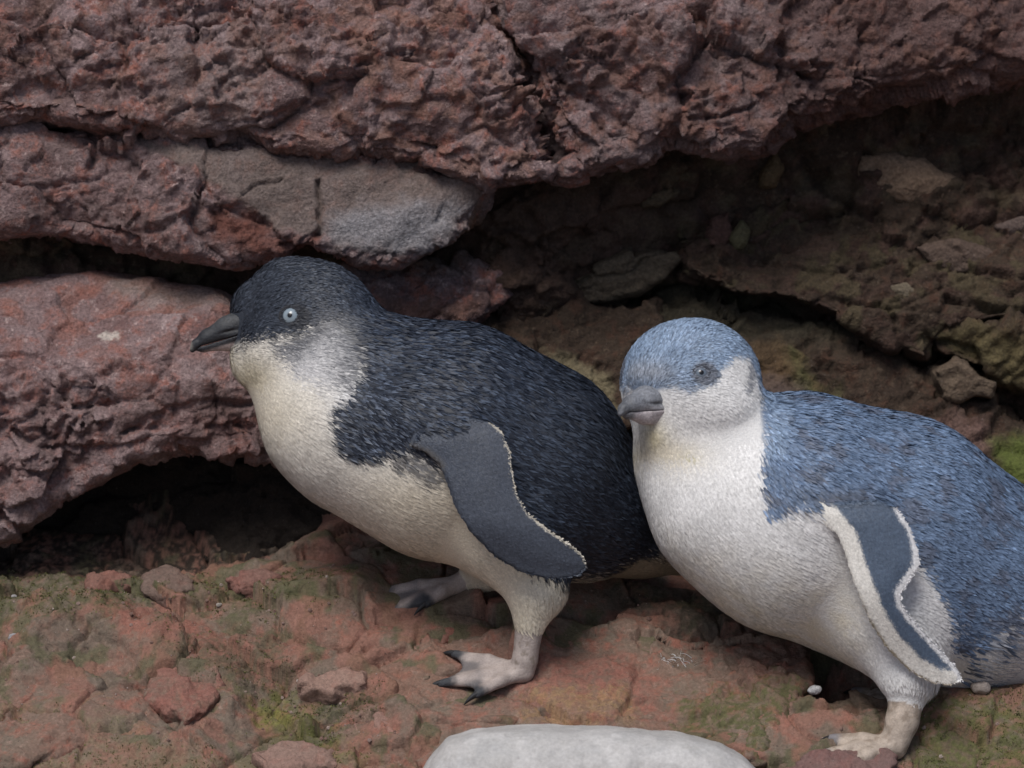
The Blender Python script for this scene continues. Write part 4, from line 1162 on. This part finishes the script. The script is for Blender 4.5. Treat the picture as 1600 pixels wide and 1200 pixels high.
def plum1(P, rn):
    u, v = P[:, 0], P[:, 1]
    j = 4 * rn + 6 * fbm(P / 24, 2)
    d = sstep(7, -7, polysd(dark1, u, v) + j)
    g = sstep(13, -13, polysd(grey1, u, v) + 1.3 * j)
    ax = sstep(6, -6, polysd([(600,702),(640,698),(680,716),(690,745),(665,752),(640,738),(612,728)], u, v) + j)
    tailb = sstep(8, -8, polysd([(930,880),(1000,862),(1080,880),(1100,940),(940,930)], u, v) + j)
    n = len(P)
    white = np.tile([0.64, 0.61, 0.555], (n, 1))
    white = mix(white, [0.63, 0.56, 0.43], 0.7 * sstep(480, 640, u) * sstep(680, 780, v))
    white = mix(white, [0.52, 0.45, 0.27], 0.65 * np.exp(-((u - 385) / 40) ** 2 - ((v - 588) / 32) ** 2))
    white = mix(white, [0.60, 0.54, 0.42], 0.6 * np.exp(-((u - 420) / 60) ** 2 - ((v - 640) / 45) ** 2))
    white = mix(white, [0.66, 0.66, 0.67], 0.8 * np.exp(-((u - 540) / 30) ** 2 - ((v - 610) / 50) ** 2))
    white = mix(white, [0.10, 0.075, 0.04], 0.8 * tailb)
    navy = np.tile([0.0125, 0.0165, 0.027], (n, 1))
    cap = np.tile([0.027, 0.033, 0.046], (n, 1))
    dk = mix(navy, cap, sstep(600, 500, u))
    lit = sstep(0.15, 0.5, rn)
    tip = mix(np.tile([0.017, 0.023, 0.038], (n, 1)), [0.060, 0.080, 0.120], lit)  # paler blue tips on random feathers paint in the sheen of the back
    tip = mix(tip, mix([0.034, 0.041, 0.057], [0.066, 0.079, 0.105], lit), sstep(600, 500, u))
    rear = sstep(760, 900, u)
    tip = mix(tip, tip * 0.6, rear)
    sp = sstep(700, 560, u) * sstep(560, 640, v)                     # speckled edge of the neck side
    tip = mix(tip, [0.16, 0.19, 0.25], 0.55 * sp * (rn > 0.4))
    # cheek: slate fading to white away from the cap, streaked
    sc = polysd([(330,540),(398,532),(432,524),(455,524),(486,506),(515,494),(545,505),(556,556),(558,578),(700,600),(700,200),(330,200)], u, v)
    gm = np.clip(sstep(-16, 92, sc + 10 * rn + 8 * fbm(P / np.array([16, 8, 16]), 2)), 0, 1)
    gcol = mix([0.055, 0.060, 0.074], [0.56, 0.55, 0.55], gm)
    c = mix(white, gcol, g * (1 - d)); t = mix(white * 1.05, gcol * 1.05, g * (1 - d))
    c = mix(c, dk, d); t = mix(t, tip, d)
    g2 = g * d * sstep(14, -14, polysd([(470,506),(505,476),(552,486),(570,540),(570,585),(520,600),(460,560)], u, v)) * 0.9
    c = mix(c, gcol, g2); t = mix(t, gcol, g2)
    c = mix(c, dk, 0.85 * ax * (rn > -0.7)); t = mix(t, tip, 0.7 * ax)
    # dark skin round the eye
    er = np.hypot((u - 460) / 1.25, v - 495)
    m = sstep(24, 14, er) * (v < 600)
    c = mix(c, [0.02, 0.022, 0.028], m); t = mix(t, [0.03, 0.033, 0.042], m)
    return c, t, 1 - d
def foot1(P):
    c = np.tile([0.37, 0.315, 0.29], (len(P), 1)) * np.exp(0.25 * fbm(P / 14, 3))[:, None]
    for hl, tp in ((heel1, tips1), (heel2, tips2)):
        hl = np.array(hl)
        for t in tp:
            t = np.array(t); d = t - hl
            s = ((P - hl) @ d) / (d @ d)
            r = np.linalg.norm(P - hl - s[:, None] * d, axis=1)
            c = mix(c, [0.045, 0.048, 0.055], sstep(0.74, 0.92, s + 0.06 * perlin(P / 8)) * sstep(26, 14, r))
        ds = np.min([np.linalg.norm(P - hl - np.clip(((P - hl) @ (np.array(t) - hl)) / ((np.array(t) - hl) @ (np.array(t) - hl)), 0, 1)[:, None] * (np.array(t) - hl), axis=1) for t in tp], 0)
        near = np.linalg.norm(P - hl, axis=1)
        c = mix(c, [0.10, 0.095, 0.10], 0.8 * sstep(11, 17, ds) * sstep(60, 75, near) * (near < 150))
    ank = sstep(0.25, 0.45, fbm(P / 9 + 3, 2)) * (P[:, 1] < 1040) * (P[:, 0] > 790)
    return mix(c, [0.16, 0.13, 0.10], 0.6 * ank)
def beakcol1(a, b, s, sg):
    n = len(a)
    if sg > 0:
        c = np.tile([0.022, 0.024, 0.029], (n, 1))
        c = mix(c, [0.055, 0.058, 0.062], sstep(0.25, 0.7, b))
        return mix(c, [0.30, 0.28, 0.25], sstep(0.93, 1.02, a) * sstep(-0.5, 0.0, b))
    c = np.tile([0.028, 0.029, 0.034], (n, 1))
    return mix(c, [0.42, 0.34, 0.32], 0.85 * sstep(-0.50, -0.68, b))
spine1 = [((372,512,0),(430,470,0)),((430,470,0),(500,470,0)),((500,470,0),(570,520,0)),((400,560,0),(470,600,0)),((470,600,0),(560,680,0)),((570,520,0),(660,590,0)),((560,680,0),(700,760,0)),
          ((660,590,0),(800,650,0)),((700,690,0),(850,740,20)),((800,650,0),(940,760,40)),((850,760,20),(1000,850,70)),((1000,850,70),(1100,895,105))]
leg1 = [((812,860,-75),(836,930,-80)),((765,850,75),(765,890,82))]
bird1, F1 = penguin('dark navy penguin with a white breast, standing in profile facing left', 0, (760,1050,-20), (270,370,-250), (1130,1110,250), B1, FT1,
    [dict(sdf=plate(fl1, wf1, 7.5), wf=wf1, col=flcol1, flow=A(0.75, 0.62, 0), n=17000, edge=edge1, fringe=(0.62, 0.58, 0.50), near=True, fl=2.6),
     dict(sdf=plate(fl1, wf1b, 7.5), wf=wf1b, col=flcol1, flow=A(0.75, 0.62, 0), n=3000, edge=edge1, fringe=(0.62, 0.58, 0.50), near=False)],
    spine1, leg1, plum1, 11,
    [((459,495,-300), (0,0,1), 17.5, (0.235, 0.29, 0.335), 3.6, (0.022, 0.023, 0.028), 12.2), ((459,495,300), (0,0,-1), 17.5, (0.235, 0.29, 0.335), 3.6, (0.022, 0.023, 0.028), 12.2)],
    (A(384,511,-8), A(-0.955, 0.285, -0.06), 90, 31, beakcol1, 0.98), 125000, 'the two penguins',
    dict(L=21.0, W=4.0, R=150, head=(468,500,0), head_r=95, leg_r=60, footcol=foot1))
for hl, tp in ((heel1, tips1), (heel2, tips2)):
    for t in tp: claw(np.array(t, dtype=float), np.array(t, dtype=float) - np.array(hl, dtype=float), bird1, 0)

# ---- the blue bird, nearer, head turned towards us
f2 = unit(A(-0.69, 0.20, -0.69)); s2 = unit(np.cross(f2, A(0, -1, 0)))
if s2[2] > 0: s2 = -s2
HC = A(1076, 594, 0)
bax = unit(A(590, 270, 170)); sb = unit(np.cross(bax, A(0, -1, 0)))
if sb[2] > 0: sb = -sb
BC = A(1250, 806, 45)
def refl(P, c, s):
    q = (P - c) @ s
    return P - np.minimum(2 * q, 0)[:, None] * s
B2 = [
 (ell((1082,592,4),(104,94,94)), 10),
 (rc((1036,596,-8,70),(1020,592,-38,30)), 30), (rc((1066,640,-14,78),(1040,668,-30,38)), 34),
 (ell((1120,636,-38),(68,50,56)), 30), (rc((1085,620,8,95),(1096,715,28,97)), 26), (rc((1096,715,28,95),(1150,786,22,126)), 36),
 (rc((1150,786,22,126),(1252,806,45,180)), 50), (rc((1252,806,45,186),(1392,848,80,194)), 40), (rc((1392,848,80,193),(1505,912,112,174)), 40),
 (rc((1505,912,112,174),(1622,996,140,98)), 40), (rc((1622,996,140,98),(1740,1070,165,28)), 40),
 (rc((1255,780,-92,50),(1330,800,-118,34)), 40),
 (rc((1392,965,-30,84),(1412,1045,-62,46)), 64), (rc((1412,1045,-62,47),(1412,1072,-66,33)), 14),
 (rc((1440,985,120,90),(1450,1050,130,50)), 36), (rc((1450,1050,130,50),(1445,1070,130,36)), 14),
]
heel3, tips3 = (1388,1158,-80), [(1296,1150,-52),(1272,1172,-92),(1300,1190,-128)]
heel4, tips4 = (1430,1112,126), [(1350,1095,150),(1335,1112,110),(1360,1122,92)]
FT2 = [rc((1413,1068,-66,29),(1402,1120,-74,25)), rc((1402,1120,-74,25),(*heel3,22))] + toes(heel3, tips3, 15, 9) + \
      [rc((1446,1065,130,28),(1436,1095,128,23)), rc((1436,1095,128,23),(*heel4,18))] + toes(heel4, tips4, 16, 10)
fl2 = [(1238,786),(1262,780),(1310,776),(1350,772),(1384,786),(1402,812),(1416,848),(1420,872),(1404,898),(1392,914),(1392,932),(1404,950),(1430,978),(1460,1010),(1484,1036),(1489,1052),(1470,1061),(1440,1058),(1405,1038),(1370,1004),(1340,958),(1318,906),(1305,864),(1294,832),(1272,806)]
wf2 = lambda u, v: -150 - 18 * sstep(1240, 1330, u) + 44 * sstep(900, 1060, v)
lead2 = [(1238,786),(1272,806),(1294,832),(1305,864),(1318,906),(1340,958),(1370,1004),(1405,1038),(1440,1058),(1470,1061)]
edge2 = [(1384,786),(1402,812),(1416,848),(1420,872),(1404,898),(1392,914),(1392,932),(1404,950),(1430,978),(1460,1010),(1484,1036),(1489,1052)]
def flcol2(P, rn):
    n = len(P); u, v = P[:, 0], P[:, 1]
    c = np.tile([0.072, 0.100, 0.148], (n, 1)) * np.exp(0.12 * fbm(P / 30, 2) + 0.09 * np.sin((0.35 * P[:, 0] + P[:, 1]) * 0.72 + 2.5 * perlin(P / 22)))[:, None]
    ld = linesd(lead2, u, v) + 0.6 * rn + 2.0 * perlin(P / 14)
    ed = linesd(edge2, u, v) + 0.5 * rn + 1.5 * perlin(P / 14)
    c = mix(c, [0.66, 0.64, 0.60], sstep(30, 24, ld))
    c = mix(c, [0.40, 0.33, 0.22], 0.8 * sstep(5, 2, ld) * sstep(900, 1000, v))
    c = mix(c, [0.66, 0.66, 0.67], sstep(11 , 6, ed - 5 * sstep(830, 870, v) * sstep(960, 900, v)))
    return c
mir = lambda P: refl(P, BC, sb)
def plate_mirror(pl):
    fn, lo, hi = pl
    c = np.array(BC); s = np.array(sb)
    def g(U, V, W):
        U, V, W = np.broadcast_arrays(np.asarray(U, dtype=f32), np.asarray(V, dtype=f32), np.asarray(W, dtype=f32))
        sh = U.shape
        P = np.stack([U.ravel(), V.ravel(), W.ravel()], -1).astype(np.float64)
        q = (P - c) @ s; P = P - (2 * q)[:, None] * s
        return fn(P[:, 0], P[:, 1], P[:, 2]).reshape(sh)
    cs = np.array([[x, y, z] for x in (lo[0], hi[0]) for y in (lo[1], hi[1]) for z in (lo[2], hi[2])], dtype=float)
    q = (cs - c) @ s; cs = cs - (2 * q)[:, None] * s
    return g, cs.min(0), cs.max(0)
blue2 = [(940,622),(985,622),(1012,612),(1040,606),(1076,606),(1104,598),(1116,578),(1138,556),(1164,556),(1180,590),(1187,640),(1186,690),(1181,730),(1178,770),(1186,796),(1212,792),(1238,782),(1300,800),(1380,810),(1418,880),(1462,935),(1488,985),(1498,1010),(1520,985),(1560,950),(1640,910),(1800,960),(1800,400),(1200,300),(900,400)]
def plum2(P, rn):
    Ph = refl(P, HC, s2); Pb = refl(P, BC, sb)
    hd = sstep(720, 690, P[:, 1]) * sstep(1230, 1200, P[:, 0])
    Q = Pb * (1 - hd)[:, None] + Ph * hd[:, None]
    u, v = Q[:, 0], Q[:, 1]
    n = len(P)
    j = 4 * rn + 6 * fbm(P / 24, 2)
    rear = sstep(1450, 1500, u) * sstep(900, 960, v)
    d = sstep(6, -6, (polysd(blue2, u, v) - 14 * rear) / (1 + 1.2 * rear) + j * (1 - 0.4 * hd) * (1 + 1.2 * rear))
    white = np.tile([0.66, 0.655, 0.65], (n, 1))
    white = mix(white, [0.60, 0.52, 0.36], 0.55 * sstep(820, 960, v + 0.25 * (1200 - u)) * (u > 1000) * sstep(1370, 1300, u) * (0.7 + 0.6 * fbm(P / 30, 2)))
    white = mix(white, [0.42, 0.34, 0.12], 0.75 * hd * np.exp(-((u - 1000) / 34) ** 2 - ((v - 676) / 26) ** 2))
    white = mix(white, [0.56, 0.48, 0.32], 0.6 * np.exp(-((u - 1040) / 55) ** 2 - ((v - 704) / 24) ** 2))
    white = mix(white, [0.30, 0.27, 0.10], 0.5 * (rn > 0.3) * np.exp(-((u - 1072) / 14) ** 2 - ((v - 706) / 9) ** 2))
    white = mix(white, [0.24, 0.28, 0.37], 0.6 * (rn > 0.35 - 0.5 * sstep(1010, 960, v)) * sstep(1470, 1510, u))
    b = np.tile([0.074, 0.112, 0.185], (n, 1)); t = np.tile([0.148, 0.212, 0.325], (n, 1))
    patch = sstep(0.10, 0.34, fbm(P / 34 + 3, 3)) * (1 - hd)
    b = mix(b, [0.055, 0.060, 0.085], 0.65 * patch); t = mix(t, [0.10, 0.105, 0.135], 0.6 * patch)
    b = mix(b, [0.135, 0.190, 0.285], 0.8 * hd); t = mix(t, [0.275, 0.365, 0.495], 0.85 * hd)
    sh = np.exp(-((u - 1290) / 60) ** 2 - ((v - 768) / 14) ** 2)          # dark feathers over the shoulder
    b = mix(b, [0.035, 0.042, 0.062], 0.8 * sh); t = mix(t, [0.06, 0.068, 0.095], 0.8 * sh)
    dkf = (rn > 1.5)[:, None]
    b = np.where(dkf, b * 0.6, b); t = np.where(dkf, t * 0.6, t)
    c = mix(white, b, d); t = mix(white * 1.05, t, d)
    lor = hd * np.exp(-((u - 1012) / 36) ** 2 - ((v - 588) / 18) ** 2)
    c = mix(c, [0.28, 0.30, 0.34], 0.75 * lor); t = mix(t, [0.36, 0.38, 0.42], 0.75 * lor)
    er = np.hypot((u - 1091) / 1.2, v - 583)
    m = hd * sstep(22, 14, er)
    c = mix(c, [0.095, 0.108, 0.138], m); t = mix(t, [0.115, 0.13, 0.165], m)
    eb = hd * np.exp(-((u - 1064) / 10) ** 2 - ((v - 604) / 10) ** 2)
    c = mix(c, [0.22, 0.25, 0.31], 0.6 * eb); t = mix(t, [0.25, 0.28, 0.34], 0.6 * eb)
    es = hd * sstep(7, 2.5, linesd([(1166,570),(1166,590),(1160,606)], u, v) + 1.5 * rn)
    c = mix(c, [0.16, 0.17, 0.20], 0.8 * es); t = mix(t, [0.20, 0.21, 0.24], 0.8 * es)
    return c, t, 1 - d
def foot2(P):
    c = np.tile([0.40, 0.335, 0.28], (len(P), 1)) * np.exp(0.30 * fbm(P / 14, 3))[:, None]
    c = mix(c, [0.17, 0.13, 0.095], 0.55 * sstep(0.05, 0.45, fbm(P / 14 + 3, 4)))
    for hl, tp in ((heel3, tips3), (heel4, tips4)):
        hl = np.array(hl)
        for t in tp:
            t = np.array(t); d = t - hl
            s = ((P - hl) @ d) / (d @ d); r = np.linalg.norm(P - hl - s[:, None] * d, axis=1)
            c = mix(c, [0.20, 0.19, 0.20], sstep(0.8, 0.95, s) * sstep(26, 14, r))
    return c
def beakcol2(a, b, s, sg):
    n = len(a)
    if sg > 0:
        c = np.tile([0.185, 0.195, 0.218], (n, 1))
        c = mix(c, [0.26, 0.26, 0.28], sstep(0.1, -0.2, b) * sstep(0.75, 0.5, a))
        return mix(c, [0.080, 0.085, 0.096], 0.8 * sstep(0.6, 0.95, a))
    c = np.tile([0.40, 0.36, 0.37], (n, 1))
    return mix(c, [0.10, 0.10, 0.11], sstep(0.62, 0.85, a))
nb = HC + f2 * 95
spine2 = [(tuple(HC + f2 * 90 + A(0, -10, 0)), tuple(HC + f2 * 55 + A(0, -80, 0))), (tuple(HC + f2 * 55 + A(0, -80, 0)), tuple(HC - f2 * 30 + A(0, -95, 0))), (tuple(HC - f2 * 30 + A(0, -90, 0)), tuple(HC - f2 * 90 + A(0, 20, 0))),
          (tuple(HC - f2 * 90 + A(0, 20, 0)), (1180,720,60)), (tuple(nb + A(0, 30, 0)), (1050,690,-60)), ((1050,690,-60),(1060,790,-60)), ((1080,600,-80),(1150,620,-60)), ((1150,620,-60),(1160,720,-60)), ((1060,790,-60),(1180,890,-60)),
          ((1180,720,60),(1300,760,50)), ((1180,890,-60),(1320,930,-30)), ((1300,760,0),(1450,830,60)), ((1320,930,-30),(1480,1000,50)), ((1450,800,80),(1600,920,110)), ((1480,960,80),(1640,1020,140)), ((1600,940,120),(1750,1065,165))]
leg2 = [((1400,990,-60),(1412,1080,-66)), ((1445,1010,125),(1446,1070,130))]
p2n = to_world
e2 = A(1091,583,0)
s2e = (1091, 583, -300)
bird2, F2 = penguin('blue grey penguin with a white breast, nearer, its head turned towards the camera', -120, (1400,1165,20), (925,470,-240), (1790,1215,330), B2, FT2,
    [dict(sdf=plate(fl2, wf2, 8.0), wf=wf2, col=flcol2, flow=A(0.62, 0.78, 0), n=17000, edge=edge2, fringe=(0.66, 0.66, 0.68), near=True, fl=3.0),
     dict(sdf=plate_mirror(plate(fl2, wf2, 8.0)), wf=wf2, col=lambda P, rn: flcol2(mir(P), rn), flow=A(0.62, 0.78, 0.2), n=2500, edge=[(1600,985),(1602,990)], fringe=(0.66, 0.66, 0.68), near=False)],
    spine2, leg2, plum2, 12,
    [(s2e, (0,0,1), 13, (0.13, 0.16, 0.20), 3.6, (0.05, 0.055, 0.07), 9)],
    (HC + f2 * 76 + A(0, 20, 0), f2 + A(0, -0.15, 0), 82, 34, beakcol2, 1.06), 130000, 'the two penguins',
    dict(L=19.0, W=4.2, R=160, head=tuple(HC), head_r=100, leg_r=62, footcol=foot2, fluff=lambda P: 0.9 * sstep(1400, 1470, P[:, 0]) * sstep(985, 1040, P[:, 1] + 0.3 * (P[:, 0] - 1480))))
# the far eye, mirrored across the head
p = F2.hit(s2e, (0, 0, 1)); q = (p - HC) @ s2; pm = p - 2 * q * s2
nn = F2.grad(p[None])[0]; nm = nn - 2 * (nn @ s2) * s2
eye(bird2, -120, pm - nm * 9, nm, 13, (0.13, 0.16, 0.20), 3.6, (0.05, 0.055, 0.07))
for hl, tp in ((heel3, tips3), (heel4, tips4)):
    for t in tp: claw(np.array(t, dtype=float), np.array(t, dtype=float) - np.array(hl, dtype=float), bird2, -120, 6.5, 20)
for o in bpy.data.objects:
    if '_o' in o: del o['_o']
